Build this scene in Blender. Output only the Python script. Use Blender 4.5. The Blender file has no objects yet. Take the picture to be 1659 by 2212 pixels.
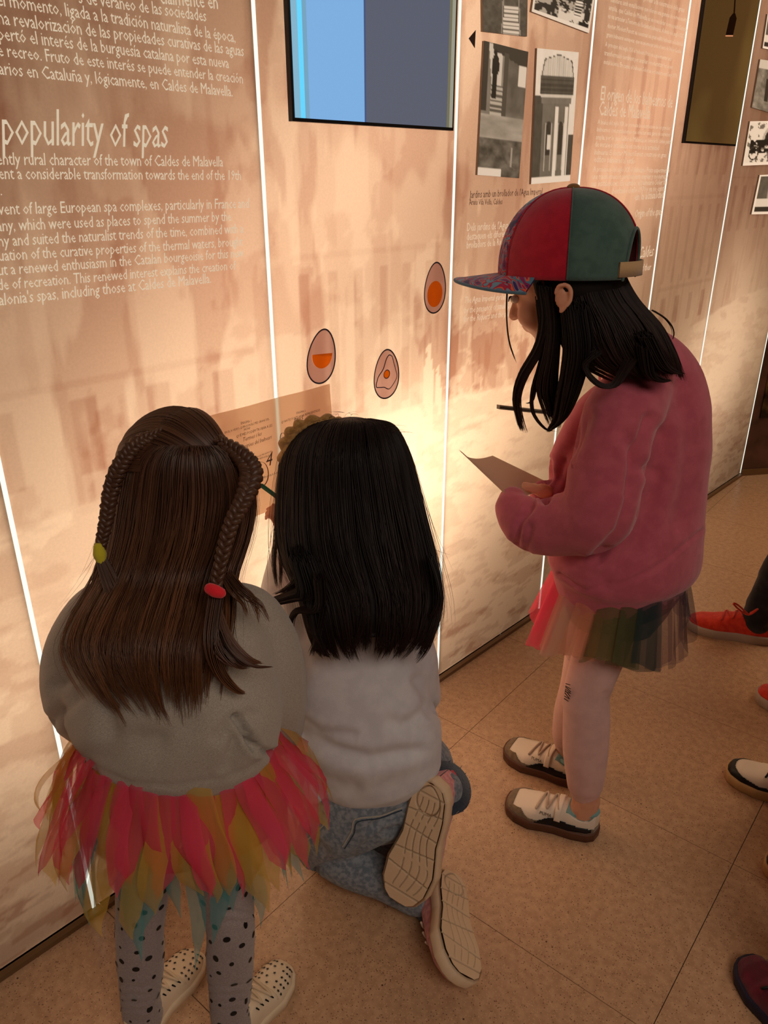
import bpy, bmesh, math, random
import numpy as np
from mathutils import Vector
rng = np.random.default_rng(7); random.seed(7)
# ------------------------------------------------------------------ camera
W, HH, FPX, PITCH, CH = 1659, 2212, 1661.0, math.radians(23.7), 1.4
SC = bpy.context.scene; COL = SC.collection
cam = bpy.data.cameras.new('camera'); camo = bpy.data.objects.new('camera', cam); COL.objects.link(camo)
cam.sensor_fit = 'HORIZONTAL'; cam.sensor_width = 36.0; cam.lens = 36.0 * FPX / W
cam.clip_start = 0.02; cam.clip_end = 60
camo.location = (0, 0, CH); camo.rotation_euler = (math.pi/2 - PITCH, 0, 0)
SC.camera = camo
SC.view_settings.view_transform = 'Standard'; SC.view_settings.look = 'None'
SC.view_settings.gamma = 1.0; SC.view_settings.use_curve_mapping = False
SC.view_settings.exposure = 0.0
wd = bpy.data.worlds.new('world'); SC.world = wd; wd.use_nodes = True
wd.node_tree.nodes['Background'].inputs[0].default_value = (1.0, 0.72, 0.5, 1); wd.node_tree.nodes['Background'].inputs[1].default_value = 0.02
# ------------------------------------------------------------------ wall frame, shared with the lights
def ray(x, y):
    a = (x - W/2)/FPX; b = -(y - HH/2)/FPX; c, s = math.cos(PITCH), math.sin(PITCH)
    return np.array([a, c + b*s, -s + b*c])
def at(x, y, Y):
    r = ray(x, y); return np.array([0, 0, CH]) + r*Y/r[1]
def fl(x, y, z=0.0):
    r = ray(x, y); return np.array([0, 0, CH]) + r*(z - CH)/r[2]
def proj(P):
    P = np.asarray(P) - np.array([0, 0, CH]); c, s = math.cos(PITCH), math.sin(PITCH)
    d = P[..., 1]*c - P[..., 2]*s; u = P[..., 1]*s + P[..., 2]*c
    return np.stack([W/2 + FPX*P[..., 0]/d, HH/2 - FPX*u/d], -1), d
A0 = np.array([-0.730, 0.981]); B0 = np.array([1.827, 3.632])
DW = (B0 - A0)/np.linalg.norm(B0 - A0); NW = np.array([DW[1], -DW[0]])     # along the wall, out of the wall
A0 = A0 - NW*0.008; B0 = B0 - NW*0.03
DW = (B0 - A0)/np.linalg.norm(B0 - A0); NW = np.array([DW[1], -DW[0]])
WYAW = math.atan2(DW[1], DW[0])
def wp(u, z, off=0.0):
    p = A0 + DW*u + NW*off; return np.array([p[0], p[1], z])
def wl(x, y, off=0.0):                                                     # pixel -> (u, z) on the wall
    r = ray(x, y); a = A0 + NW*off; t = (a @ NW)/(r[:2] @ NW); p = r*t
    return float((p[:2] - a) @ DW), float(CH + p[2])
UEND = 3.69
def area(name, loc, direction, sx, sy, power, color):
    l = bpy.data.lights.new(name, 'AREA'); l.shape = 'RECTANGLE'; l.size = sx; l.size_y = sy; l.energy = power; l.color = color
    o = bpy.data.objects.new(name, l); COL.objects.link(o); o.location = loc
    o.rotation_euler = Vector(direction).to_track_quat('-Z', 'Z').to_euler(); return o
N3 = (NW[0], NW[1], 0.0)
# lamps inside the light box, behind the translucent mural
BOXD = 0.34
area('light_box_lower_tube', wp(1.40, 0.70, -BOXD+0.02), N3, 4.5, 0.16, 10.5, (1.0, 0.82, 0.66))
area('light_box_upper_tube', wp(1.55, 2.05, -BOXD+0.02), N3, 4.4, 0.30, 12.5, (1.0, 0.86, 0.73))
area('light_box_end_tube', wp(1.0, 0.62, -BOXD+0.06), N3, 0.8, 0.3, 3.4, (1.0, 0.92, 0.80))
area('light_box_far_tube', wp(3.0, 0.55, -BOXD+0.06), N3, 1.1, 0.6, 3.4, (1.0, 0.88, 0.76))
# ceiling lamps of the room
area('ceiling_panel_near', (0.8, -0.7, 2.72), (-0.15, 0.55, -1), 1.6, 1.6, 50.0, (1.0, 0.86, 0.73))
area('ceiling_panel_far', (2.8, 2.4, 2.72), (0, 0, -1), 1.4, 1.4, 30.0, (1.0, 0.76, 0.54))
# ------------------------------------------------------------------ helpers
def srgb(r, g, b):
    f = lambda c: (c/255/12.92) if c/255 <= 0.04045 else ((c/255 + 0.055)/1.055)**2.4
    return (f(r), f(g), f(b), 1.0)
MATS = {}
def mat(name, col=None, rough=0.7, col2=None, scale=40.0, lo=0.4, hi=0.6, bump=0.0, bscale=300.0, sheen=0.0, spec=0.3, attr=None, emit=0.0,
        transl=0.0, alpha=1.0, stretch=(1, 1, 1), detail=3.0, metal=0.0, sss=0.0):
    if name in MATS: return MATS[name]
    m = bpy.data.materials.new(name); m.use_nodes = True; nt = m.node_tree; N = nt.nodes; L = nt.links
    b = N['Principled BSDF']; out = N['Material Output']
    b.inputs['Roughness'].default_value = rough; b.inputs['Specular IOR Level'].default_value = spec
    b.inputs['Metallic'].default_value = metal
    if sheen: b.inputs['Sheen Weight'].default_value = sheen; b.inputs['Sheen Roughness'].default_value = 0.5
    if sss: b.inputs['Subsurface Weight'].default_value = sss; b.inputs['Subsurface Radius'].default_value = (0.02, 0.008, 0.004); b.inputs['Subsurface Scale'].default_value = 0.4
    tc = N.new('ShaderNodeTexCoord'); mp = N.new('ShaderNodeMapping'); L.new(tc.outputs['Object'], mp.inputs[0]); mp.inputs['Scale'].default_value = stretch
    csock = None
    if attr:
        a = N.new('ShaderNodeAttribute'); a.attribute_name = attr; csock = a.outputs['Color']
    elif col2 is not None:
        n = N.new('ShaderNodeTexNoise'); n.inputs['Scale'].default_value = scale; n.inputs['Detail'].default_value = detail; L.new(mp.outputs[0], n.inputs[0])
        r = N.new('ShaderNodeValToRGB'); r.color_ramp.elements[0].position = lo; r.color_ramp.elements[1].position = hi
        r.color_ramp.elements[0].color = col; r.color_ramp.elements[1].color = col2; L.new(n.outputs['Fac'], r.inputs[0]); csock = r.outputs[0]
    if csock is not None: L.new(csock, b.inputs['Base Color'])
    else: b.inputs['Base Color'].default_value = col
    if bump:
        n = N.new('ShaderNodeTexNoise'); n.inputs['Scale'].default_value = bscale; n.inputs['Detail'].default_value = 2; L.new(mp.outputs[0], n.inputs[0])
        bp = N.new('ShaderNodeBump'); bp.inputs['Strength'].default_value = bump; bp.inputs['Distance'].default_value = 0.002
        L.new(n.outputs['Fac'], bp.inputs['Height']); L.new(bp.outputs[0], b.inputs['Normal'])
    if emit:
        b.inputs['Emission Strength'].default_value = emit
        if csock is not None: L.new(csock, b.inputs['Emission Color'])
        else: b.inputs['Emission Color'].default_value = col
    last = b.outputs[0]
    if transl:
        t = N.new('ShaderNodeBsdfTranslucent'); mx = N.new('ShaderNodeMixShader'); mx.inputs[0].default_value = transl
        if csock is not None: L.new(csock, t.inputs[0])
        else: t.inputs[0].default_value = col
        L.new(last, mx.inputs[1]); L.new(t.outputs[0], mx.inputs[2]); last = mx.outputs[0]
    if alpha < 1:
        t = N.new('ShaderNodeBsdfTransparent'); mx = N.new('ShaderNodeMixShader'); mx.inputs[0].default_value = alpha
        L.new(t.outputs[0], mx.inputs[1]); L.new(last, mx.inputs[2]); last = mx.outputs[0]
    L.new(last, out.inputs[0]); MATS[name] = m; return m
def tag(o, label=None, cat=None, group=None, kind=None):
    if label: o['label'] = label
    if cat: o['category'] = cat
    if group: o['group'] = group
    if kind: o['kind'] = kind
    return o
def link(name, me, m=None, parent=None, smooth=True):
    o = bpy.data.objects.new(name, me); COL.objects.link(o)
    if m is not None:
        for q in (m if isinstance(m, (list, tuple)) else [m]): me.materials.append(q)
    if smooth and len(me.polygons): me.polygons.foreach_set('use_smooth', [True]*len(me.polygons))
    if parent is not None:
        o.parent = parent; o.matrix_parent_inverse = parent.matrix_world.inverted()
    return o
def empty(name, loc, rz=0.0):
    o = bpy.data.objects.new(name, None); COL.objects.link(o); o.location = loc; o.rotation_euler = (0, 0, rz)
    o.empty_display_size = 0.05
    o.matrix_world = o.matrix_basis.copy(); return o
def mesh(name, V, F):
    me = bpy.data.meshes.new(name); me.from_pydata([tuple(map(float, v)) for v in V], [], [tuple(int(i) for i in f) for f in F]); me.update(); return me
def build(name, pieces, m=None, parent=None, smooth=True):
    V, F, o = [], [], 0
    for v, f in pieces:
        V.append(np.asarray(v, float)); F += [tuple(int(i)+o for i in q) for q in f]; o += len(v)
    return link(name, mesh(name, np.concatenate(V), F), m, parent, smooth)
def smoothpath(P, m=6):
    P = np.asarray(P, float)
    if len(P) < 3 or m <= 1: 
        return np.array([P[0]+(P[-1]-P[0])*t for t in np.linspace(0, 1, m+1)]) if len(P) == 2 else P
    Q = np.vstack([2*P[0]-P[1], P, 2*P[-1]-P[-2]]); out = []
    for i in range(1, len(Q)-2):
        for k in range(m):
            t = k/m; a, b, c, d = Q[i-1], Q[i], Q[i+1], Q[i+2]
            out.append(0.5*((2*b) + (c-a)*t + (2*a-5*b+4*c-d)*t*t + (3*b-a-3*c+d)*t**3))
    out.append(P[-1]); return np.array(out)
def tube(P, R, n=16, m=5, right=None, caps=True, ex=1.0):
    """tapered tube; R entries are r or (r_right, r_other)"""
    R = np.array([(r, r) if np.isscalar(r) else r for r in R], float)
    X = smoothpath(np.hstack([np.asarray(P, float), R]), m); C = X[:, :3]; R = np.maximum(X[:, 3:], 1e-4)
    T = np.gradient(C, axis=0); T /= np.linalg.norm(T, axis=1)[:, None] + 1e-12
    if right is None:
        right = np.array([0, 0, 1.0]) if abs(T[0][2]) < 0.8 else np.array([1.0, 0, 0])
    r = np.asarray(right, float); rings = []
    def ring(c, t, ra, rb):
        nonlocal r
        r = r - t*(r @ t); r /= np.linalg.norm(r) + 1e-12; b = np.cross(t, r)
        a = np.linspace(0, 2*np.pi, n, endpoint=False); ca, sa = np.cos(a), np.sin(a)
        if ex != 1.0: ca = np.sign(ca)*np.abs(ca)**ex; sa = np.sign(sa)*np.abs(sa)**ex
        return c + np.outer(ca*ra, r) + np.outer(sa*rb, b)
    if caps:
        for k in (85, 60, 30):
            q = math.radians(k); rings.append(ring(C[0]-T[0]*min(R[0])*math.sin(q), T[0], R[0][0]*math.cos(q), R[0][1]*math.cos(q)))
    for c, t, rr in zip(C, T, R): rings.append(ring(c, t, rr[0], rr[1]))
    if caps:
        for k in (30, 60, 85):
            q = math.radians(k); rings.append(ring(C[-1]+T[-1]*min(R[-1])*math.sin(q), T[-1], R[-1][0]*math.cos(q), R[-1][1]*math.cos(q)))
    V = np.concatenate(rings); F = []
    for i in range(len(rings)-1):
        for j in range(n):
            k = (j+1) % n; F.append((i*n+j, i*n+k, (i+1)*n+k, (i+1)*n+j))
    F.append(tuple(range(n-1, -1, -1))); F.append(tuple(range((len(rings)-1)*n, len(rings)*n)))
    return V, F
def ell(c, rx, ry, rz, R=None, nu=20, nv=14):
    V, F = [], []
    for i in range(nv+1):
        t = math.pi*i/nv
        for j in range(nu):
            p = 2*math.pi*j/nu; V.append((rx*math.sin(t)*math.cos(p), ry*math.sin(t)*math.sin(p), rz*math.cos(t)))
    for i in range(nv):
        for j in range(nu):
            k = (j+1) % nu; F.append((i*nu+j, (i+1)*nu+j, (i+1)*nu+k, i*nu+k))
    V = np.array(V)
    if R is not None: V = V @ np.asarray(R).T
    return V + np.asarray(c), F
def frame(xdir, up):
    """columns: x = xdir, z ~ up, y = z cross x"""
    x = np.asarray(xdir, float); x /= np.linalg.norm(x); z = np.asarray(up, float); z = z - x*(z @ x); z /= np.linalg.norm(z)
    return np.stack([x, np.cross(z, x), z], 1)
def fuse(name, pieces, voxel=0.008, smooth=5, m=None, parent=None, post=None):
    V, F, o = [], [], 0
    for v, f in pieces:
        V.append(np.asarray(v, float)); F += [tuple(int(i)+o for i in q) for q in f]; o += len(v)
    me = mesh('tmp', np.concatenate(V), F); t = bpy.data.objects.new('tmp', me); COL.objects.link(t)
    bm = bmesh.new(); bm.from_mesh(me); bmesh.ops.recalc_face_normals(bm, faces=bm.faces); bm.to_mesh(me); bm.free()
    rm = t.modifiers.new('r', 'REMESH'); rm.mode = 'VOXEL'; rm.voxel_size = voxel
    if smooth: sm = t.modifiers.new('s', 'SMOOTH'); sm.factor = 0.6; sm.iterations = smooth
    dg = bpy.context.evaluated_depsgraph_get(); dg.update()
    out = bpy.data.meshes.new_from_object(t.evaluated_get(dg)); out.name = name
    bpy.data.objects.remove(t); bpy.data.meshes.remove(me)
    if post: post(out)
    return link(name, out, m, parent)
def getv(me):
    a = np.empty(len(me.vertices)*3); me.vertices.foreach_get('co', a); n = np.empty(len(me.vertices)*3); me.vertices.foreach_get('normal', n)
    return a.reshape(-1, 3), n.reshape(-1, 3)
def segdist(X, pl):
    d = np.full(len(X), 1e9)
    for a, b in zip(pl[:-1], pl[1:]):
        a = np.array(a, float); b = np.array(b, float); ab = b-a
        t = np.clip(((X-a) @ ab)/(ab @ ab), 0, 1); d = np.minimum(d, np.linalg.norm(X-a-t[:, None]*ab, axis=1))
    return d
def creases(lst, noise=0.0, nscale=20.0):
    """folds in the cloth: (points along the fold, half width, depth), given where the photo shows them"""
    def post(me):
        V, N = getv(me); px, d = proj(V); vis = (N @ np.array([0, 0, CH]) - np.einsum('ij,ij->i', N, V)) > -0.02
        off = np.zeros(len(V))
        for pl, w, dep in lst:
            q = segdist(px, pl); off += np.where(vis, -dep*np.exp(-(q/w)**2) + 0.22*dep*np.exp(-((q-1.7*w)/w)**2), 0)
        if noise:
            for s, a in ((1, 1), (2.1, .5)):
                k = nscale*s; ph = rng.uniform(0, 6, 6)
                off += noise*a*np.sin(V[:, 0]*k+ph[0]+1.3*np.sin(V[:, 2]*k*.7+ph[1]))*np.sin(V[:, 2]*k*.8+ph[2]+np.sin(V[:, 1]*k+ph[3]))
        V = V + N*off[:, None]; V[:, 2] = np.where(V[:, 2] < .006, .002 + .004*np.exp((V[:, 2]-.006)/.01), V[:, 2])   # cloth rests on the floor
        me.vertices.foreach_set('co', V.ravel()); me.update()
    return post
def box(c, sx, sy, sz, R=None):
    V = np.array([(x*sx/2, y*sy/2, z*sz/2) for x in (-1, 1) for y in (-1, 1) for z in (-1, 1)], float)
    if R is not None: V = V @ np.asarray(R).T
    return V + np.asarray(c), [(0, 1, 3, 2), (4, 6, 7, 5), (0, 4, 5, 1), (2, 3, 7, 6), (0, 2, 6, 4), (1, 5, 7, 3)]
def slab(quad, off0, off1):
    """wall-mounted slab: quad of (u,z) corners, between two offsets from the wall"""
    V = [wp(u, z, off0) for u, z in quad] + [wp(u, z, off1) for u, z in quad]; n = len(quad)
    return np.array(V), [tuple(range(n-1, -1, -1)), tuple(range(n, 2*n))] + [(i, (i+1) % n, n+(i+1) % n, n+i) for i in range(n)]
def vnoise(u, z, su, sz, seed):
    r = np.random.default_rng(seed); G = r.random((64, 64)); x = u/su + 11.3; y = z/sz + 7.7
    i = np.floor(x).astype(int); j = np.floor(y).astype(int); fx = x-i; fy = y-j; fx = fx*fx*(3-2*fx); fy = fy*fy*(3-2*fy)
    g = lambda a, b: G[a % 64, b % 64]
    return (g(i, j)*(1-fx)+g(i+1, j)*fx)*(1-fy) + (g(i, j+1)*(1-fx)+g(i+1, j+1)*fx)*fy
def fbm(u, z, su, sz, seed, o=4):
    s, a, t = 0, 1, 0
    for k in range(o): s = s + a*vnoise(u, z, su/2**k, sz/2**k, seed+k); t += a; a *= .55
    return s/t
def sst(x, a, b): t = np.clip((x-a)/(b-a), 0, 1); return t*t*(3-2*t)
def setcol(me, C, name='print'):
    at_ = me.color_attributes.new(name, 'FLOAT_COLOR', 'POINT'); C = np.concatenate([C, np.ones((len(C), 1))], 1) if C.shape[1] == 3 else C
    at_.data.foreach_set('color', np.ascontiguousarray(C, dtype=np.float32).ravel())
def text_mesh(lines, depth=0.0, shear=0.0, off=0.0015):
    """lines: (string, left pixel, right pixel) of the baselines on the wall; returns merged pieces"""
    V, F, o = [], [], 0
    for s, p, q in lines:
        u0, z0 = wl(*p); u1, z1 = wl(*q); cu = bpy.data.curves.new('t', 'FONT'); cu.body = s; cu.size = 1.0; cu.shear = shear; cu.resolution_u = 1
        cu.space_character = 0.95
        t = bpy.data.objects.new('t', cu); COL.objects.link(t); dg = bpy.context.evaluated_depsgraph_get(); dg.update()
        me = bpy.data.meshes.new_from_object(t.evaluated_get(dg)); v, _ = getv(me)
        if len(v):
            x0, x1 = v[:, 0].min(), v[:, 0].max(); L = math.hypot(u1-u0, z1-z0); k = L/(x1-x0); kh = k*HSC
            c, s_ = (u1-u0)/L, (z1-z0)/L; uu = u0 + (v[:, 0]-x0)*k*c; zz = z0 + (v[:, 0]-x0)*k*s_ + v[:, 1]*kh
            V.append(np.array([wp(a, b, off) for a, b in zip(uu, zz)])); F += [tuple(i+o for i in f.vertices) for f in me.polygons]; o += len(v)
        bpy.data.objects.remove(t); bpy.data.meshes.remove(me); bpy.data.curves.remove(cu)
    return np.concatenate(V), F
HSC = 1.0
# ------------------------------------------------------------------ materials
M_floor = mat('terrazzo_tile', srgb(180, 140, 106), 0.30, srgb(198, 158, 122), 60, .35, .65, spec=.5, bump=.03, bscale=90)
def speckle(m):
    nt = m.node_tree; N = nt.nodes; L = nt.links; b = N['Principled BSDF']; src = b.inputs['Base Color'].links[0].from_socket
    tc = N.new('ShaderNodeTexCoord')
    for sc_, th, colr in ((420, 0.16, srgb(208, 168, 130)), (360, 0.09, srgb(128, 92, 66)), (24, 0.04, srgb(84, 56, 40))):
        v = N.new('ShaderNodeTexVoronoi'); v.inputs['Scale'].default_value = sc_ if sc_ > 30 else sc_; L.new(tc.outputs['Object'], v.inputs[0])
        w = N.new('ShaderNodeTexWhiteNoise'); L.new(v.outputs['Position'], w.inputs[0])
        lt = N.new('ShaderNodeMath'); lt.operation = 'LESS_THAN'; lt.inputs[1].default_value = th*1.2 if sc_ < 30 else .45; L.new(v.outputs['Distance'], lt.inputs[0])
        l2 = N.new('ShaderNodeMath'); l2.operation = 'LESS_THAN'; l2.inputs[1].default_value = th if sc_ > 30 else .5; L.new(w.outputs['Value'], l2.inputs[0])
        mu = N.new('ShaderNodeMath'); mu.operation = 'MULTIPLY'; L.new(lt.outputs[0], mu.inputs[0]); L.new(l2.outputs[0], mu.inputs[1])
        mx = N.new('ShaderNodeMix'); mx.data_type = 'RGBA'; L.new(mu.outputs[0], mx.inputs[0]); L.new(src, mx.inputs[6]); mx.inputs[7].default_value = colr; src = mx.outputs[2]
    L.new(src, b.inputs['Base Color'])
speckle(M_floor)
M_plaster = mat('warm_plaster', srgb(150, 112, 84), 0.9); M_dark = mat('dark_paint', srgb(40, 26, 20), 0.5)
M_cavity = mat('light_box_white', srgb(235, 232, 225), 0.9)
M_gold = mat('bronze_trim', srgb(120, 88, 54), 0.45, spec=.6, metal=.3)
M_black = mat('black_plastic', srgb(14, 13, 14), 0.35)
def mural_mat():
    m = bpy.data.materials.new('backlit_mural'); m.use_nodes = True; nt = m.node_tree; N = nt.nodes; L = nt.links
    N.remove(N['Principled BSDF']); out = N['Material Output']
    a = N.new('ShaderNodeAttribute'); a.attribute_name = 'print'
    tc = N.new('ShaderNodeTexCoord'); n = N.new('ShaderNodeTexNoise'); n.inputs['Scale'].default_value = 240; n.inputs['Detail'].default_value = 1; L.new(tc.outputs['Object'], n.inputs[0])
    r = N.new('ShaderNodeMapRange'); r.inputs[1].default_value = .35; r.inputs[2].default_value = .65; r.inputs[3].default_value = .975; r.inputs[4].default_value = 1.02; L.new(n.outputs['Fac'], r.inputs[0])
    vm = N.new('ShaderNodeVectorMath'); vm.operation = 'SCALE'; L.new(a.outputs['Color'], vm.inputs[0]); L.new(r.outputs[0], vm.inputs['Scale'])
    t = N.new('ShaderNodeBsdfTranslucent'); L.new(vm.outputs[0], t.inputs[0])
    d = N.new('ShaderNodeBsdfDiffuse'); L.new(vm.outputs[0], d.inputs[0]); mx = N.new('ShaderNodeMixShader'); mx.inputs[0].default_value = .25; L.new(t.outputs[0], mx.inputs[1]); L.new(d.outputs[0], mx.inputs[2])
    g = N.new('ShaderNodeBsdfGlossy'); g.inputs['Roughness'].default_value = .06; fr = N.new('ShaderNodeFresnel'); fr.inputs[0].default_value = 1.35
    m2 = N.new('ShaderNodeMixShader'); L.new(fr.outputs[0], m2.inputs[0]); L.new(mx.outputs[0], m2.inputs[1]); L.new(g.outputs[0], m2.inputs[2]); L.new(m2.outputs[0], out.inputs[0]); return m
M_mural = mural_mat()
def emis(name, c, s):
    m = bpy.data.materials.new(name); m.use_nodes = True; nt = m.node_tree; nt.nodes.remove(nt.nodes['Principled BSDF'])
    e = nt.nodes.new('ShaderNodeEmission'); e.inputs[0].default_value = c; e.inputs[1].default_value = s; nt.links.new(e.outputs[0], nt.nodes['Material Output'].inputs[0]); return m
M_seam = emis('light_gap', srgb(236, 240, 226), 1.25)
M_letter = emis('backlit_lettering', srgb(214, 194, 166), 1.0)
M_letter2 = emis('backlit_fine_lettering', srgb(222, 192, 160), 1.0)
M_dletter = mat('dark_lettering', srgb(96, 66, 50), .8)
# ------------------------------------------------------------------ SETTING
floor = empty('floor', (0, 0, 0)); floor['kind'] = 'structure'
ta = math.radians(39.4); e1 = np.array([math.sin(ta), math.cos(ta)]); e2 = np.array([math.cos(ta), -math.sin(ta)])
sub = build('grout_bed', [(np.array([(-6, -3, -.012), (7, -3, -.012), (7, 9, -.012), (-6, 9, -.012)], float), [(0, 1, 2, 3)])], mat('dark_grout', srgb(92, 62, 42), .9), floor, False)
g1, g2 = 0.474, 0.699; tl = None
for i in range(-7, 12):
    for j in range(-6, 8):
        c = e1*(0.981 + (i+.5)*g1) + e2*(-0.194 + (j+.5)*g2)
        if c[1] < -2.2 or c[1] > 7.5 or c[0] > 5.2 or c[0] < -3.2: continue
        if (c - A0) @ NW < -0.55: continue
        if tl is None:
            bm = bmesh.new(); gx, gy = (g2-.0015)/2, (g1-.0015)/2
            v = [bm.verts.new((x*gx, y*gy, z)) for z in (-.01, 0) for x, y in ((-1, -1), (1, -1), (1, 1), (-1, 1))]
            bm.faces.new(v[4:]); [bm.faces.new((v[k], v[(k+1) % 4], v[4+(k+1) % 4], v[4+k])) for k in range(4)]
            tl = bpy.data.meshes.new('floor_tile'); bm.to_mesh(tl); bm.free(); tl.materials.append(M_floor)
        o = bpy.data.objects.new('floor_tile', tl); COL.objects.link(o); o.location = (c[0], c[1], 0); o.rotation_euler = (0, 0, math.pi/2-ta-math.pi/2+0.0); o.rotation_euler[2] = -ta
        o.parent = floor
# light-box mural wall
wall = empty('wall_left', tuple(wp(0, 0)), WYAW); wall['kind'] = 'structure'; bpy.context.view_layer.update()
ZT = 2.7
SEAMS = [-0.913, -0.361, 0.196, 0.747, 1.300, 1.852, 2.395, 2.930, UEND]
build('light_box_back', [slab([(-1.0, -.01), (UEND, -.01), (UEND, ZT), (-1.0, ZT)], -BOXD-.02, -BOXD)], M_cavity, wall, False)
build('light_box_floor', [slab([(-1.0, -.02), (UEND, -.02), (UEND, 0.0), (-1.0, 0.0)], -BOXD, -.004)], M_cavity, wall, False)
build('light_box_side', [slab([(UEND-.02, 0), (UEND, 0), (UEND, ZT), (UEND-.02, ZT)], -BOXD, -.012)], M_cavity, wall, False)
build('light_box_side', [slab([(-1.0, 0), (-.98, 0), (-.98, ZT), (-1.0, ZT)], -BOXD, -.012)], M_cavity, wall, False)
def printed(u, z):
    zg = 0.86 + 0.03*np.sin(u*2.1) + .05*sst(u, 2.5, 3.3) + 0.02*(fbm(u, z, .1, .1, 3)-.5)
    up = sst(z, zg-.006, zg+.006)
    A = fbm(u, z, .11, .5, 21, 4); B = fbm(u, z, .16, .16, 31, 5); C = fbm(u, z, .035, .22, 41, 3); D = fbm(u, z, .05, .035, 51, 4)
    v = np.ones_like(u)
    bld = (0.15*sst(A, .50, .54) + .09*sst(B, .52, .57))*(1-.55*sst(u, 1.3, 2.0)) + .06*sst(C, .58, .62)
    # facade: tall windows in ranks between the trees
    for (u0, u1, zb, zt, n, dk) in ((.0, .7, .93, 1.06, 5, .12), (.80, 1.26, .90, 1.22, 6, .10), (2.05, 2.36, 1.50, 1.72, 4, .10), (2.05, 2.36, 1.78, 1.98, 4, .10), (2.43, 2.9, 1.05, 1.3, 6, .09), (2.43, 2.9, 1.40, 1.52, 6, .09), (2.95, 3.6, 1.2, 1.36, 7, .10), (2.45, 2.9, .9, 1.0, 4, .14)):
        w = (u1-u0)/n; ph = (u-u0) % w; bld += dk*((u > u0) & (u < u1) & (ph > .3*w) & (ph < .62*w) & (z > zb) & (z < zt))
        bld += .5*dk*((u > u0) & (u < u1) & (np.abs(z-zt-.03) < .006))
    bush = sst(u, 1.26, 1.30)*(1-sst(u, 1.83, 1.9))*sst(D+.25*B, .56, .60)*sst(z, .84, .87)*(1-sst(z, 1.05, 1.15))
    bld = bld*(1-.5*bush*0) + .13*bush
    dark_tree = (.12-.06*sst(u, 1.3, 2.0))*sst(fbm(u, z, .3, .5, 71, 4), .50, .56)*sst(z, 1.0, 1.3)
    v -= up*(0.13 + bld + dark_tree)
    G = fbm(u*1.0+z*.9, z, .13, .045, 61, 5); G2 = fbm(u+z*.5, z, .06, .018, 81, 3)
    lowdark = 1 - sst(z, .12, .55)
    v -= (1-up)*(.04 + .08*lowdark + .09*sst(G, .50, .56)*(1+.9*lowdark) + .10*sst(G2, .57, .62)*(.4+lowdark) + .10*sst(fbm(u, z, .12, .09, 95, 4), .52, .55)*(1-sst(u, .3, .8)))
    # the path running off to the right and its kerb
    kerb = np.abs(z - (.70 + .12*(u-.8))) < .006*(1+fbm(u, z, .05, .05, 5)); v -= .07*kerb*(u > .8)*(u < 2.4)*(fbm(u, z, .08, .02, 8) > .42)
    kerb2 = (z < .62-.1*(u-1.3)) & (z > .60-.1*(u-1.3)); v -= .05*kerb2*(u > 1.2)*(fbm(u, z, .08, .02, 9) > .45)
    # strollers in pale clothes
    for uc, zc, s in ((1.225, .925, 1.0), (1.262, .905, .6)):
        f = ((((u-uc)/(.020*s))**2 + ((z-zc)/(.075*s))**2) < 1) | ((((u-uc)/(.010*s))**2 + ((z-zc-.085*s)/(.013*s))**2) < 1) | ((np.abs(u-uc-.012) < .012*s) & (z < zc) & (z > zc-.12*s))
        v = np.where(f, .93, v)
    f = (np.abs(u-1.20) < .012) & (z < .80) & (z > .72); v = np.where(f, v-.05, v)
    v = np.clip(v, .45, 1.0)
    lo = np.array(srgb(176, 128, 102)[:3]); hi = np.array(srgb(240, 214, 184)[:3]); t = ((v-.45)/.55)[:, None]
    C_ = lo*(1-t) + hi*t
    # warm rose cast of the print towards the top right
    rose = (sst(z, .9, 1.4)*(.35+.65*sst(u, 1.2, 2.2)))[:, None]; return C_*(1 + rose*np.array([0.03, -.05, -.02]))
st = .0065
for k in range(len(SEAMS)-1):
    ua, ub = SEAMS[k]+.0038, SEAMS[k+1]-.0038
    if k < 1: nu_, nz_ = 12, 40
    else: nu_, nz_ = int((ub-ua)/st), int(2.35/st)
    us = np.linspace(ua, ub, nu_); zs = np.linspace(.014, 2.35, nz_); U, Z = np.meshgrid(us, zs); u, z = U.ravel(), Z.ravel()
    V = np.stack([A0[0]+DW[0]*u, A0[1]+DW[1]*u, z], 1)
    idx = np.arange(nu_*nz_).reshape(nz_, nu_); F = np.stack([idx[:-1, :-1], idx[:-1, 1:], idx[1:, 1:], idx[1:, :-1]], -1).reshape(-1, 4)
    # folded side flanges give the sheet its depth
    n0 = len(V); Lf = np.array([wp(uu, zz, -.010) for uu, zz in ((ua, .014), (ub, .014), (ub, 2.35), (ua, 2.35))])
    cr = [idx[0, 0], idx[0, -1], idx[-1, -1], idx[-1, 0]]
    F2 = [(cr[i], n0+i, n0+(i+1) % 4, cr[(i+1) % 4]) for i in range(4)]
    me = mesh('mural_panel', np.concatenate([V, Lf]), list(map(tuple, F)) + F2)
    setcol(me, np.concatenate([printed(u, z), np.full((4, 3), .4)])); link('mural_panel', me, M_mural, wall, False)
for u in SEAMS[1:]:
    build('light_strip', [slab([(u-.0036, .012), (u+.0036, .012), (u+.0036, 2.35), (u-.0036, 2.35)], -.004, .0015)], M_seam, wall, False)
build('wall_header', [slab([(-1.0, 2.35), (UEND, 2.35), (UEND, ZT), (-1.0, ZT)], -.01, .004)], M_plaster, wall, False)
bb = build('baseboard_left', [slab([(-1.0, 0), (UEND, 0), (UEND, .011), (-1.0, .011)], .002, .016)], M_gold, None, False); bb['kind'] = 'structure'
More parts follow.
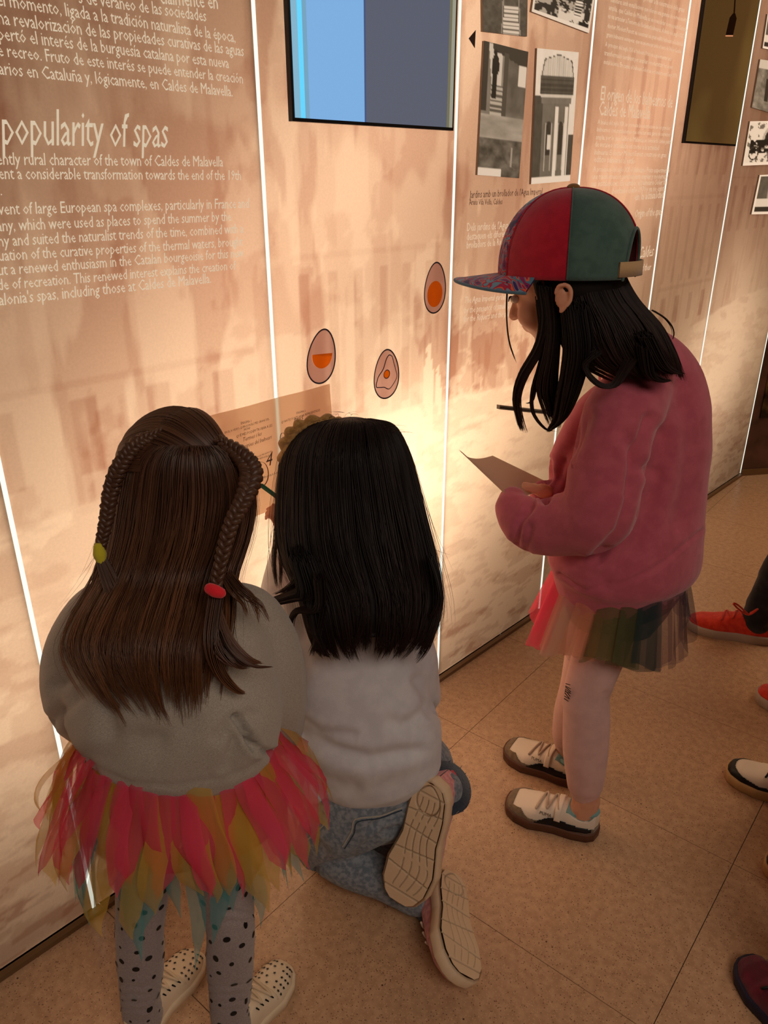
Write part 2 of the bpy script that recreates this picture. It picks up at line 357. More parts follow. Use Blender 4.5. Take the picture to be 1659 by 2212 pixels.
# the wall beyond the corner: dark, with framed dark pictures
cx0 = wp(UEND, 0)
wb = empty('wall_back', (cx0[0], cx0[1], 0)); wb['kind'] = 'structure'
BD = np.array([0.985, 0.17]); BN = np.array([BD[1], -BD[0]])
def bslab(u0, u1, z0, z1, o0, o1):
    q = [(u0, z0), (u1, z0), (u1, z1), (u0, z1)]; V = [np.array([cx0[0]+BD[0]*u+BN[0]*o, cx0[1]+BD[1]*u+BN[1]*o, z]) for o in (o0, o1) for u, z in q]
    return np.array(V), [(3, 2, 1, 0), (4, 5, 6, 7), (0, 1, 5, 4), (1, 2, 6, 5), (2, 3, 7, 6), (3, 0, 4, 7)]
M_brown = mat('brown_laminate', srgb(96, 62, 48), .35, srgb(62, 38, 28), 6, .4, .6, spec=.5)
build('wall_panel', [bslab(0, 3.2, 0, ZT, -.05, 0)], M_brown, wb, False)
build('dark_display_window', [bslab(.045, .6, .30, .56, .001, .006)], mat('dark_display', srgb(30, 22, 14), .25, srgb(96, 74, 34), 9, .45, .6), wb, False)
build('dark_shelf', [bslab(.09, .6, .57, .64, .001, .02)], M_black, wb, False)
b2 = build('baseboard_back', [bslab(0, 3.2, 0, .03, .001, .014)], M_gold, None, False); b2['kind'] = 'structure'
def shell(name, c, sx, sy, sz, m): o = build(name, [box(c, sx, sy, sz)], m, None, False); o['kind'] = 'structure'; return o
shell('ceiling', (1.3, 2.0, 2.78), 9.5, 9.5, .04, mat('ceiling_paint', srgb(120, 100, 84), .9))
shell('wall_right', (5.3, 2.0, 1.35), .06, 9.0, 2.8, mat('room_paint', srgb(150, 112, 84), .9))
shell('wall_rear', (1.2, -2.4, 1.35), 8.5, .06, 2.8, mat('room_paint2', srgb(88, 66, 50), .9))
# ---------------- lettering printed on the mural
P0 = lambda s, a, b: (s, a, b)
HSC = 1.30
V, F = text_mesh([P0('cialmente en', (345, 8), (470, 20)), P0('s de veraneo de las sociedades', (170, 7), (445, 47)),
 P0('el momento, ligada a la tradición naturalista de la época,', (-6, 12), (508, 92)), P0('na revalorización de las propiedades curativas de las aguas', (-3, 52), (526, 122)),
 P0('pertó el interés de la burguesía catalana por esta nueva', (-3, 86), (494, 148)), P0('e recreo. Fruto de este interés se puede entender la creación', (-4, 121), (524, 181)),
 P0('arios en Cataluña y, lógicamente, en Caldes de Malavella.', (-2, 161), (502, 209))])
build('lettering', [(V, F)], M_letter, wall, False)
HSC = 1.75
V, F = text_mesh([P0('popularity of spas', (0, 312), (366, 319))], shear=.30); build('heading_lettering', [(V, F)], M_letter, wall, False)
HSC = 1.32
V, F = text_mesh([P0('ently rural character of the town of Caldes de Malavella', (-6, 356), (481, 360)), P0('ent a considerable transformation towards the end of the 19th', (-2, 387), (520, 389)), P0('.', (1, 422), (4, 422)),
 P0('vent of large European spa complexes, particularly in France and', (-2, 464), (538, 449)), P0('any, which were used as places to spend the summer by the', (-6, 500), (499, 477)),
 P0('hy and suited the naturalist trends of the time, combined with a', (-3, 533), (525, 503)), P0('uation of the curative properties of the thermal waters, brought', (-2, 564), (524, 531)),
 P0('ut a renewed enthusiasm in the Catalan bourgeoisie for this new', (-3, 595), (526, 555)), P0('de of recreation. This renewed interest explains the creation of', (-4, 627), (510, 582)),
 P0("alonia's spas, including those at Caldes de Malavella.", (-2, 660), (455, 611))], shear=.12)
build('lettering', [(V, F)], M_letter, wall, False)
HSC = .95
V, F = text_mesh([P0('es van produir a la construcció dels grans', (1370, -4), (1477, 27)), P0('balnearis, amb instal·lacions que oferien una gamma de serveis molt més', (1318, 4), (1489, 50)),
 P0("àmplia, que Caldes de Malavella es va consolidar com a punt d'estiueig", (1314, 21), (1484, 69)), P0("es va articular a l'entorn de l'activitat balneària. A finals del segle XIX, el", (1312, 39), (1480, 84)),
 P0("doctor Modest Furest va construir un gran edifici balneari a l'estil dels", (1311, 60), (1474, 100)), P0('grans balnearis europeus, que va anomenar amb el nom de Vichy Catalan.', (1309, 79), (1472, 116)),
 P0('A principis del segle XX el balneari Prats va experimentar una', (1306, 100), (1449, 132)), P0('transformació semblant per ampliar i modernitzar les seves', (1304, 119), (1452, 150)),
 P0("instal·lacions. En canvi, el balneari Soler va ser enderrocat l'any 1970.", (1303, 138), (1462, 169)),
 P0('A finales del siglo XIX se producía la construcción de los grandes', (1290, 268), (1446, 281)), P0('balnearios, con instalaciones que ofrecían una gama de servicios', (1288, 284), (1446, 295)),
 P0('amplia, por lo que Caldes de Malavella se consolidó como punto', (1286, 301), (1450, 311)), P0('de veraneo articulado en torno a la actividad', (1284, 317), (1422, 325)), P0('balnearia. El doctor Modest Furest construyó un gran', (1283, 334), (1438, 340)), P0('edificio balneario al estilo', (1282, 350), (1370, 354)),
 P0('A principios del siglo XX el balneario Prats experimentó', (1280, 371), (1445, 373)), P0('una transformación parecida para ampliar y modernizar', (1278, 387), (1442, 386)), P0('sus instalaciones. En cambio, el balneario Soler fue', (1276, 403), (1440, 399)), P0('derribado el año 1970 y ya no existe', (1320, 419), (1436, 412)), P0('en la actualidad', (1370, 433), (1432, 427))])
build('fine_lettering', [(V, F)], M_letter2, wall, False)
HSC = 1.25
V, F = text_mesh([P0('El origen de los balnearios de', (1296, 216), (1451, 233)), P0('Caldes de Malavella', (1292, 249), (1403, 258))]); build('heading_lettering', [(V, F)], M_letter2, wall, False)
HSC = 1.25
V, F = text_mesh([P0("Dels jardins de l'Agua Imperial", (1008, 499), (1130, 492)), P0('destaquen els diferents', (1007, 519), (1098, 511)), P0('brolladors de la Riuera', (1007, 537), (1096, 528))]); build('lettering', [(V, F)], M_letter2, wall, False)
V, F = text_mesh([P0('The Agua Imperial gardens are', (1003, 655), (1108, 645)), P0('by the presence of small foun', (1002, 677), (1108, 664)), P0('for the Riquers and the public', (1000, 696), (1108, 682))], shear=.2); build('lettering', [(V, F)], M_letter2, wall, False)
V, F = text_mesh([P0("Jardins amb un brollador de l'Agua Imperial", (1013, 428), (1170, 420)), P0('Arxiu Vila Vella, Caldes', (1012, 443), (1084, 441))]); build('dark_lettering', [(V, F)], M_dletter, wall, False)
V, F = text_mesh([P0('Origin of the spas', (1370, 470), (1428, 464)), P0('of Caldes', (1365, 560), (1410, 553)), P0('of large spas and their', (1340, 590), (1405, 583))], shear=.2); build('lettering', [(V, F)], M_letter2, wall, False)
a_, b_, c_ = wl(1012, 83), wl(1027, 65), wl(1025, 104)
build('arrow_mark', [slab([a_, c_, b_], .0003, .001)], mat('dark_print', srgb(58, 30, 22), .6), wall, False)
# ---------------- photographs on boards
def lerp4(q, s, t):
    a, b, c, d = [np.array(x) for x in q]; return (a[None]*(1-s)[:, None] + b[None]*s[:, None])*(1-t)[:, None] + (d[None]*(1-s)[:, None] + c[None]*s[:, None])*t[:, None]
M_photo = mat('photo_print_self_lit', rough=.45, attr='print', spec=.4, transl=.0, emit=.62)  # prints are no lamps; emission stands in for room light on them
def photo(quad, fn, label, ns=50, nt=90, off=(.004, .006)):
    """quad pixels: top-left, top-right, bottom-right, bottom-left; s right, t down"""
    q = [wl(*p, off[1]) for p in quad]; g = empty('photograph_board', tuple(wp(q[3][0], q[3][1], .0))); tag(g, label, 'photograph', 'old photographs mounted on the mural wall')
    bpy.context.view_layer.update()
    o = build('board', [slab([q[3], q[2], q[1], q[0]], off[0]-.004, off[1])], mat('photo_board', srgb(150, 128, 108), .7), g, False)
    s, t = np.meshgrid(np.linspace(0, 1, ns), np.linspace(0, 1, nt)); s, t = s.ravel(), t.ravel(); P = lerp4(q, s, t)
    V = np.array([wp(u, z, off[1]+.0006) for u, z in P]); idx = np.arange(ns*nt).reshape(nt, ns)
    F = np.stack([idx[:-1, :-1], idx[1:, :-1], idx[1:, 1:], idx[:-1, 1:]], -1).reshape(-1, 4); me = mesh('print', V, F)
    g_ = np.clip(fn(s, t), 0, 1); tint = np.stack([g_**1.0, g_**1.03*.92, g_**1.1*.82], 1) if g_.ndim == 1 else g_
    setcol(me, tint**2.0); link('print', me, M_photo, g, False); return g
R_ = lambda s, t, a, b, c, d: (s > a) & (s < b) & (t > c) & (t < d)
def ph_stairs_top(s, t):
    v = .30 + .16*(fbm(s, t, .08, .08, 1)-.5); m = (np.abs(s-.62) < .13+.06*t) & (t > .45); v = np.where(m, .42+.42*((t*13) % 1 < .62), v); return np.where((np.abs(np.abs(s-.62)-(.16+.05*t)) < .012) & (t > .2), .55, v)
def ph_garden(s, t):
    v = .16 + .5*(fbm(s, t, .07, .09, 2) > .56); v = np.where(R_(s, t, .42, 1, .70, .95) & (fbm(s, t, .1, .1, 4) > .42), .85, v); v = np.where(R_(s, t, .68, .80, .3, .8), .2+.7*((t*18) % 1 < .5), v)
    v = np.where((t > .86-.0*s) & (s > .78) & (t < .93), .12, v); b = (s < .03) | (s > .965) | (t > .93); return np.where(b, .92, v)
def ph_man(s, t):
    v = .50 + .18*(fbm(s, t, .2, .15, 6)-.5) - .16*sst(s, .45, .5)*(1-sst(t, .45, .6)); v = np.where((s > .1+.35*t) & (s < .42) & (t < .5) & (t > .0), .80, v)
    v = np.where((s < .12) & (t < .5), .24, v); v = np.where((t < .12*s+.02) & (s > .2), .24, v); v = np.where(R_(s, t, .45, .56, .05, .55), .30, v); v = np.where(R_(s, t, .80, .98, .12, .27), .86, v)
    v = np.where((s > .2) & (s < .46) & (t > .30) & (t < .52), .35+.35*((t*26) % 1 < .55), v)
    man = ((((s-.27)/.085)**2 + ((t-.16)/.085)**2) < 1) | ((((s-.26)/.04)**2 + ((t-.066)/.022)**2) < 1) | (R_(s, t, .21, .32, .18, .40)) | ((np.abs(s-.26) < .055) & (np.abs(t-.052) < .005))
    v = np.where(man, .16, v); v = np.where((t > .52) & (t < .70), .60+.2*(fbm(s, t, .3, .05, 7)-.5), v); v = np.where(t > .70, .34+.35*(fbm(s, t, .15, .06, 8)-.45), v)
    v = np.where((s > .74) & (s < .79) & (t > .76) & (t < .92), .6, v); v = np.where((s < .55) & (t > .935), .88, v); return v
def ph_tower(s, t):
    v = np.full_like(s, .90); v = np.where((s < .20+.1*t) & (t > .33), .30, v); cen = .52
    top_ = .03+.12*np.abs(s-cen); edge_ = .30+.10*np.clip((t-.03)/.18, 0, 1); dome = (np.abs(s-cen) < edge_) & (t > top_) & (t < .21); v = np.where(dome, .74+.08*(((s*30) % 1 < .5)), v); v = np.where((np.abs(np.abs(s-cen)-edge_) < .012) & (t > top_) & (t < .2) | (np.abs(t-top_) < .003) & (np.abs(s-cen) < edge_), .3, v)
    eave = (np.abs(s-cen) < .40) & (t > .19) & (t < .32); v = np.where(eave, .27+.06*((t*60) % 1 < .5), v); v = np.where((np.abs(s-cen) < .38) & (t > .325) & (t < .345), .8, v); v = np.where((np.abs(s-cen) < .36) & (t >= .345) & (t < .39), .45, v)
    body = (s > .2) & (s < .84) & (t > .39) & (t < .96); v = np.where(body, .42, v)
    for a, b in ((.50, .58), (.74, .82)): v = np.where(R_(s, t, a, b, .41, .96), .88, v)
    for c_, w_ in ((.36, .06), (.66, .055)): v = np.where((np.abs(s-c_) < w_) & (t > .52) & (t < .78) & ~((t < .56) & (((s-c_)/w_)**2+((.56-t)/.04)**2 > 1)), .24, v); v = np.where((np.abs(np.abs(s-c_)-w_-.012) < .012) & (t > .53) & (t < .9), .7, v)
    v = np.where(R_(s, t, .33, .42, .62, .74), .85, v); v = np.where((s > .86) & (t > .62), .3, v); v = v + .08*(fbm(s, t, .05, .05, 5)-.5); return np.where(t > .955+.0*s, .92, v)
def ph_carriage(s, t):
    v = .88 - .45*(fbm(s, t, .12, .1, 12) > .58); d = np.sqrt(((s-.95)/.42)**2 + ((t-.42)/.32)**2); v = np.where((d < 1) & (t < .55), .18, v); v = np.where((d > 1) & (d < 1.18) & (t < .5), .7, v)
    v = np.where((s > .12) & (t > .42) & (t < .72) & (fbm(s, t, .09, .07, 14) > .36), .14, v); w = np.sqrt((s-.25)**2 + ((t-.72)*.9)**2); v = np.where(np.abs(w-.13) < .015, .2, v); return np.where((s < .04) | (t < .03) | (t > .93), .92, v)
def ph_arch(s, t):
    v = .28 + .12*fbm(s, t, .1, .1, 17); v = np.where((s > .45) & (t < .7), .62, v); v = np.where((t > .6) & (t < .82), .85, v); v = np.where(t >= .82, .2, v); return np.where((s < .06) | (t < .05) | (t > .94), .93, v)
def ph_street(s, t):
    v = .45 + .4*(fbm(s, t, .15, .1, 19)-.5); v = np.where(t < .18, .78, v); v = np.where((np.abs(s-.55) < .1) & (t > .35) & (t < .8), .2, v); return v
photo([(1042, -45), (1140, -38), (1138, 79), (1043, 68)], ph_stairs_top, 'dark old photograph of pale garden steps at the top of the mural', nt=60)
photo([(1160, -60), (1292, -55), (1272, 72), (1148, 25)], ph_garden, 'white-bordered tilted photograph of a terrace garden, beside the pale steps photograph', nt=60)
photo([(1046, 88), (1141, 112), (1121, 385), (1031, 378)], ph_man, 'tall sepia photograph of a man in a hat standing on stone stairs')
photo([(1160, 104), (1250, 113), (1231, 391), (1147, 398)], ph_tower, 'tall pale photograph of an octagonal water pavilion with arched windows')
photo([(1658, 30), (1690, 30), (1684, 112), (1647, 104)], ph_arch, 'cream-bordered photograph cut by the top right edge of the picture', 30, 40)
photo([(1642, 128), (1680, 134), (1672, 246), (1624, 232)], ph_street, 'tilted faded street photograph with a cream top, above the horse carriage photograph', 30, 50)
photo([(1620, 262), (1686, 261), (1678, 355), (1604, 358)], ph_carriage, 'cream-edged photograph of a horse carriage in front of an arch', 50, 50)
photo([(1641, 378), (1690, 376), (1682, 462), (1623, 463)], ph_arch, 'white-bordered photograph lowest at the right edge of the mural', 40, 40)
# ---------------- screens
def screen(bl, br, ztop, label, strips, front=.014, bevel=.006):
    q0, q1 = wl(*bl, front), wl(*br, front); u0, u1, z0 = q0[0], q1[0], (q0[1]+q1[1])/2
    g = empty('wall_screen', tuple(wp(u0, z0, 0))); tag(g, label, 'screen'); bpy.context.view_layer.update()
    build('casing', [slab([(u0-bevel, z0-bevel), (u1+bevel, z0-bevel), (u1+bevel, ztop), (u0-bevel, ztop)], .002, front-.001)], M_black, g, False)
    for n, a, b, m in strips:
        build(n, [slab([(u0+(u1-u0)*a, z0), (u0+(u1-u0)*b, z0), (u0+(u1-u0)*b, ztop-.02), (u0+(u1-u0)*a, ztop-.02)], front-.001, front)], m, g, False)
    return g, u0, u1, z0
E_ = lambda n, c, s=1.0: mat(n, c, .12, spec=.5, emit=s)
dk = lambda r, g, b: srgb(r, g, b)
screen((638, 256), (977, 274), 2.28, 'wall-mounted screen showing a blue and slate-grey picture, above the egg stickers', [
 ('display', 0, .030, E_('scr_pale', dk(118, 165, 190))), ('display', .030, .055, E_('scr_cyan', dk(92, 196, 238))), ('display', .055, .078, E_('scr_pale2', dk(105, 150, 178))),
 ('display', .078, .395, E_('scr_blue', dk(112, 160, 208))), ('display', .395, .405, E_('scr_edge', dk(60, 78, 118))), ('display', .405, .955, E_('scr_slate', dk(84, 90, 106), .9)), ('display', .955, .975, E_('scr_olive', dk(112, 112, 90), .8)), ('display', .975, 1.0, E_('scr_white', dk(150, 152, 138), .8))])
M_scr2 = mat('off_screen_painted_reflection', srgb(104, 82, 42), .10, srgb(78, 56, 28), 1.6, .40, .60, spec=.9, emit=.75)  # screen is off; the room's reflection is put into its colour and emission
g2_, su0, su1, sz0 = screen((1482, 303), (1589, 313), 2.3, 'dark olive-brown wall screen with a painted reflection of a pendant lamp, in the far mural', [('display', 0, 1, M_scr2), ])
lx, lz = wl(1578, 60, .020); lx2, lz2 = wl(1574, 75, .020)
# reflection of a pendant lamp and its glow, painted onto the dark screen
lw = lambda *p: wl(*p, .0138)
build('painted_lamp_reflection', [slab([lw(1567, 77), lw(1583, 77), lw(1591, 40), lw(1588, 29), lw(1583, 29), lw(1576, 38)], .0138, .0144), slab([lw(1584, 32), lw(1587, 32), lw(1592, -60), lw(1590, -60)], .0138, .0144)], mat('painted_reflection_dark', srgb(34, 18, 12), .2), g2_, False)
build('painted_lamp_glow', [slab([lw(1567, 79), lw(1583, 79), lw(1583, 76), lw(1567, 76)], .0138, .0145)], mat('painted_reflection_glow', srgb(190, 130, 95), .2, emit=.8), g2_, False)
# ---------------- egg stickers
M_egg = mat('sticker_white', srgb(206, 178, 178), .5, transl=.85, spec=.3); M_eggl = mat('sticker_line', srgb(52, 48, 62), .5); M_yolk = mat('sticker_yolk', srgb(240, 168, 60), .5, transl=.8); M_yolk2 = mat('sticker_yellow', srgb(240, 170, 30), .5, transl=.8)
def ring_poly(pts, w, o0, o1):
    P = np.array(pts); n = len(P); T = np.roll(P, -1, 0)-np.roll(P, 1, 0); T /= np.linalg.norm(T, axis=1)[:, None]+1e-9; Nn = np.stack([T[:, 1], -T[:, 0]], 1)
    I, O = P-Nn*w/2, P+Nn*w/2; V = [wp(a, b, o) for arr, o in ((I, o1), (O, o1), (O, o0)) for a, b in arr]
    return np.array(V), [(i, n+i, n+(i+1) % n, (i+1) % n) for i in range(n)] + [(n+i, 2*n+i, 2*n+(i+1) % n, n+(i+1) % n) for i in range(n)]
def in_round(pt, w, h): return [pt(w*.36*math.sin(a), -h*.12+h*.26*math.cos(a)) for a in np.linspace(0, 2*np.pi, 48, endpoint=False)]
def in_half(pt, w, h): return [pt(w*.37*math.sin(a)+.01*w, h*.02 + (h*.24*math.cos(a) if math.cos(a) < 0 else 0)) for a in np.linspace(0, 2*np.pi, 48, endpoint=False)]
def in_small(pt, w, h): return [pt(w*.12*math.sin(a), h*.085*math.cos(a)) for a in np.linspace(0, 2*np.pi, 48, endpoint=False)]
def egg(cx, cy, h_px, w_px, tilt, label, yolk, inner):
    u, z = wl(cx, cy); u2, z2 = wl(cx, cy-h_px/2); h = (z2-z)*2; ua = wl(cx-w_px/2, cy)[0]; ub = wl(cx+w_px/2, cy)[0]; w = ub-ua
    g = empty('egg_sticker', tuple(wp(u, z-h/2, 0))); tag(g, label, 'sticker', 'egg stickers below the blue screen'); bpy.context.view_layer.update()
    def pt(x, y):
        c, s = math.cos(tilt), math.sin(tilt); return (u + x*c + y*s, z - x*s + y*c)
    E = [pt(w/2*math.sin(a)*(1-.16*math.cos(a)), h/2*math.cos(a)) for a in np.linspace(0, 2*np.pi, 48, endpoint=False)]
    I = inner(pt, w, h); n_ = len(E); build('egg_white', [(np.array([wp(a_, b_, o) for o in (.0016, .0008) for a_, b_ in E + I]), [(i, n_+i, n_+(i+1) % n_, (i+1) % n_) for i in range(n_)] + [(i, (i+1) % n_, 2*n_+(i+1) % n_, 2*n_+i) for i in range(n_)])], M_egg, g, False); build('outline', [ring_poly(E, .0032, .0008, .0020)], M_eggl, g, False)
    yolk(g, pt, w, h); return g
def yk_round(g, pt, w, h): build('yolk', [slab([pt(w*.36*math.sin(a), -h*.12+h*.26*math.cos(a)) for a in np.linspace(2*np.pi, 0, 36, endpoint=False)], .0016, .0021)], M_yolk, g, False)
def yk_half(g, pt, w, h): build('yolk', [slab([pt(w*.36*math.cos(a)+.01*w, h*.02+h*.24*math.sin(a)+(.06*h if a in (0,) else 0)) for a in np.linspace(-np.pi, 0, 24)], .0016, .0021)], M_yolk, g, False)
def yk_fried(g, pt, w, h):
    B = [(.22, .34), (.30, .18), (.38, .02), (.42, -.10), (.30, -.22), (.10, -.32), (-.10, -.26), (-.28, -.24), (-.42, -.20), (-.34, -.02), (-.14, .12), (-.02, .30), (.10, .38)]
    B = smoothpath([(a, b, 0) for a, b in B+[B[0]]], 4)[:-1]; build('fried_outline', [ring_poly([pt(a*w, b*h) for a, b, _ in B][::-1], .0022, .0016, .0022)], M_eggl, g, False)
    Y = [pt(w*.12*math.sin(a), h*.0+h*.085*math.cos(a)) for a in np.linspace(2*np.pi, 0, 24, endpoint=False)]; build('yolk', [slab(Y, .0016, .0021)], M_yolk2, g, False); build('yolk_outline', [ring_poly(Y[::-1], .002, .0016, .0024)], M_eggl, g, False)
egg(694, 770, 118, 60, .20, 'egg sticker with a half yolk, just above the worksheet held to the wall', yk_half, in_half)
egg(834, 808, 106, 53, .0, 'egg sticker with a fried egg outline, lowest of the three', yk_fried, in_small)
egg(939, 622, 110, 45, .05, 'egg sticker with a full round orange yolk, beside the bright seam left of the cap', yk_round, in_round)
# ================================================================== PEOPLE
def atv(x, y, Y):
    a = (x - W/2)/FPX; b = -(y - HH/2)/FPX; c, s = math.cos(PITCH), math.sin(PITCH); ry = c + b*s; rz = -s + b*c
    t = Y/ry; return np.stack([a*t, Y+0*t, CH + rz*t], -1)
def at_dist(x, y, P, L, far=True):
    r = ray(x, y); r = r/np.linalg.norm(r); o = np.array([0, 0, CH]) - P; b = r @ o; c = o @ o - L*L; D = max(b*b - c, 0)
    return np.array([0, 0, CH]) + r*(-b + (math.sqrt(D) if far else -math.sqrt(D)))
def head_pieces(c, fwd, up, s=1.0):
    M = frame(fwd, up); f, l, u = M[:, 0], M[:, 1], M[:, 2]; P = []
    q = lambda a, b, d: c + (f*a + l*b + u*d)*s
    P.append(ell(q(-.008, 0, .018), .092*s, .073*s, .086*s, M)); P.append(ell(q(.028, 0, -.028), .060*s, .056*s, .076*s, M))
    P.append(ell(q(.056, 0, -.088), .022*s, .024*s, .017*s, M)); P.append(tube([q(.082, 0, .004), q(.094, 0, -.014), q(.102, 0, -.028)], [.006*s, .008*s, .010*s], 10, 3))
    P.append(ell(q(.090, .009, -.031), .009*s, .007*s, .006*s, M)); P.append(ell(q(.090, -.009, -.031), .009*s, .007*s, .006*s, M))
    P.append(ell(q(.083, 0, -.051), .008*s, .019*s, .005*s, M)); P.append(ell(q(.080, 0, -.060), .009*s, .016*s, .0055*s, M))
    for k in (1, -1):
        P.append(ell(q(.052, .033*k, -.036), .030*s, .024*s, .028*s, M)); P.append(ell(q(.076, .026*k, .016), .012*s, .022*s, .006*s, M))
        ea = [q(-.008+.017*math.cos(t)*(1.15 if math.sin(t) > 0 else .8), .076*k, -.016+.028*math.sin(t)) for t in np.linspace(.2, 2*np.pi-.6, 9)]
        P.append(tube(ea, [.0045*s]*9, 8, 2)); P.append(ell(q(-.004, .071*k, -.018), .014*s, .006*s, .024*s, M)); P.append(ell(q(.004, .074*k, -.040), .008*s, .005*s, .009*s, M))
    return P
def eyes(c, fwd, up, s, parent):
    M = frame(fwd, up); f, l, u = M[:, 0], M[:, 1], M[:, 2]
    for k in (1, -1):
        p = c + (f*.0765 + l*.029*k - u*.002)*s; build('eye', [ell(p, .0095*s, .012*s, .0075*s, M)], mat('eye_white', srgb(215, 200, 190), .25), parent)
        build('iris', [ell(p+f*.0068*s, .0035*s, .0052*s, .0052*s, M)], mat('iris', srgb(40, 24, 16), .2), parent)
        ls = [p + f*.0085*s + l*t*.014*s + u*(.0065-.004*t*t*1.6)*s for t in (-1, -.4, .3, 1)]; build('eyelashes', [tube(ls, [.0012, .0018, .0018, .001], 6, 3)], M_lash, parent)
        bs = [p + f*(.009-.004*abs(t))*s + l*t*.017*s + u*(.019-.004*t*t)*s for t in (-1, -.4, .3, 1)]; build('eyebrow', [tube(bs, [.0012, .0026, .0026, .001], 6, 3)], M_lash, parent)
def hand_pieces(w, d, pal, s=1.0, curl=.9, side=1, curls=None):
    """palm from wrist w along d, palm normal pal; four fingers of unequal length and a thumb from the side of the palm"""
    d = np.array(d, float)/np.linalg.norm(d); pal = np.array(pal, float); pal = pal - d*(pal @ d); pal /= np.linalg.norm(pal); a = np.cross(d, pal)*side; P = []
    P.append(tube([w-d*.02*s, w+d*.02*s, w+d*.055*s], [(.019*s, .013*s), (.028*s, .013*s), (.030*s, .011*s)], 14, 3, right=a))
    for i, (o, L) in enumerate(zip((.023, .0075, -.0075, -.022), (.052, .058, .054, .042))):
        c = (curls[i] if curls else curl); b = w + d*.055*s + a*o*s; p = [b - d*.012*s, b]; ang = .25*c; cur = b
        for k, fr in enumerate((.45, .32, .25)):
            cur = cur + (d*math.cos(ang) + pal*math.sin(ang))*L*fr*s; p.append(cur); ang += c*.75
        P.append(tube(p, [.0078*s, .0075*s, .007*s, .0065*s, .0055*s], 10, 2))
    b = w + d*.012*s + a*.022*s; t1 = b + (d*.6 + a*.75 + pal*.25)*.028*s; t2 = t1 + (d*.85 + a*.1 + pal*.5)*.024*s; t3 = t2 + (d*.8 - a*.25 + pal*.55)*.018*s
    P.append(tube([b, t1, t2, t3], [.011*s, .0095*s, .0085*s, .0068*s], 10, 3)); return P
def strands(name, S, n, m, parent, col, tipcol, segs=20, rad=.0008, v0=(0, .1), v1=(.86, 1.0), clumps=60, clump=.75, thick=.012, sway=6.0, urange=(0, 1), seed=1, shell=True, jit=3.0, wave=0.0, backth=.05):
    """S(u, v, w) -> world points; a body of hair made of many separate tapering strands over a dark core"""
    r = np.random.default_rng(seed); V, F, Cc = [], [], []; o = 0
    cu = r.uniform(urange[0], urange[1], clumps); cs = r.normal(0, sway, (clumps, 2)); cl = r.uniform(.0, 1, clumps); cc = r.uniform(.7, 1.35, clumps)
    if shell:
        nu_, nv_ = 28, 30; U, T = np.meshgrid(np.linspace(urange[0], urange[1], nu_), np.linspace(0, shell if shell is not True else .84, nv_)); g = []
        for w in (thick+.004, thick+backth): g.append(S(U.ravel(), T.ravel(), np.full(U.size, w), 0, 0))
        V += g; idx = np.arange(nu_*nv_).reshape(nv_, nu_); k = nu_*nv_
        for a in (0, k): F.append(np.stack([idx[:-1, :-1], idx[:-1, 1:], idx[1:, 1:], idx[1:, :-1]], -1).reshape(-1, 4)[:, ::(1 if a else -1)] + a)
        for e in (idx[0], idx[-1], idx[:, 0], idx[:, -1]): F.append(np.stack([e[:-1], e[1:], e[1:]+k, e[:-1]+k], -1))
        Cc.append(np.tile(np.array(col[:3])*.7, (2*k, 1))); o = 2*k
    tv = np.linspace(0, 1, segs)
    for i in range(n):
        u0 = r.uniform(*urange); k = int(np.argmin(np.abs(cu-u0) + r.uniform(0, .05, clumps))); a = r.uniform(*v0); b = v1[0] + (v1[1]-v1[0])*(.6*cl[k] + .4*r.random())
        v = a + (b-a)*tv; uu = u0 + (cu[k]-u0)*clump*tv**2 + r.normal(0, .004)*tv; w = np.full(segs, r.uniform(0, thick)) 
        ph = r.uniform(0, 6.28); dx = cs[k, 0]*tv**2*1.6 + r.normal(0, jit)*tv**1.5 + wave*np.sin(v*9+cl[k]*6)*tv; dy = cs[k, 1]*tv**2*.4
        C = S(np.clip(uu, 0, 1), v, w, dx, dy); T = np.gradient(C, axis=0); T /= np.linalg.norm(T, axis=1)[:, None]+1e-9
        A = np.cross(T, np.array([0, -1., .3])); A /= np.linalg.norm(A, axis=1)[:, None]+1e-9; B = np.cross(T, A); R = (rad*r.uniform(.7, 1.5)*np.clip(1.12-tv**3, .1, 1))[:, None]
        tri = [C + A*R, C - A*R*.6 + B*R*.9, C - A*R*.6 - B*R*.9]; V.append(np.stack(tri, 1).reshape(-1, 3))
        s0 = np.arange(segs-1)[:, None]*3; q = np.concatenate([np.stack([s0+j, s0+(j+1) % 3, s0+3+(j+1) % 3, s0+3+j], -1).reshape(-1, 4) for j in range(3)]); F.append(q + o); o += segs*3
        c = np.array(col[:3])*cc[k]*r.uniform(.75, 1.3); ct = np.array(tipcol[:3])*cc[k]*r.uniform(.8, 1.25); g = (tv**1.6)[:, None]
        Cc.append(np.repeat(c*(1-g)+ct*g, 3, 0))
    V = np.concatenate(V); F = np.concatenate(F); me = bpy.data.meshes.new(name); me.vertices.add(len(V)); me.vertices.foreach_set('co', V.ravel())
    me.loops.add(F.size); me.loops.foreach_set('vertex_index', F.ravel().astype(np.int32)); me.polygons.add(len(F)); me.polygons.foreach_set('loop_start', np.arange(0, F.size, 4, dtype=np.int32))
    me.update(calc_edges=True); me.validate(); setcol(me, np.concatenate(Cc)); return link(name, me, m, parent)
def rows_fn(rows):
    R = smoothpath(np.array(rows, float), 8)
    tt = np.linspace(0, 1, len(R))
    def S(u, v, w, dx, dy):
        y, xl, xr, Y, b = [np.interp(v, tt, R[:, k]) for k in range(5)]
        x = xl + (xr-xl)*(1-np.cos(np.pi*u))/2
        return atv(x+dx, y+dy, Y + b*(1-np.sin(np.pi*u)) + w)
    return S
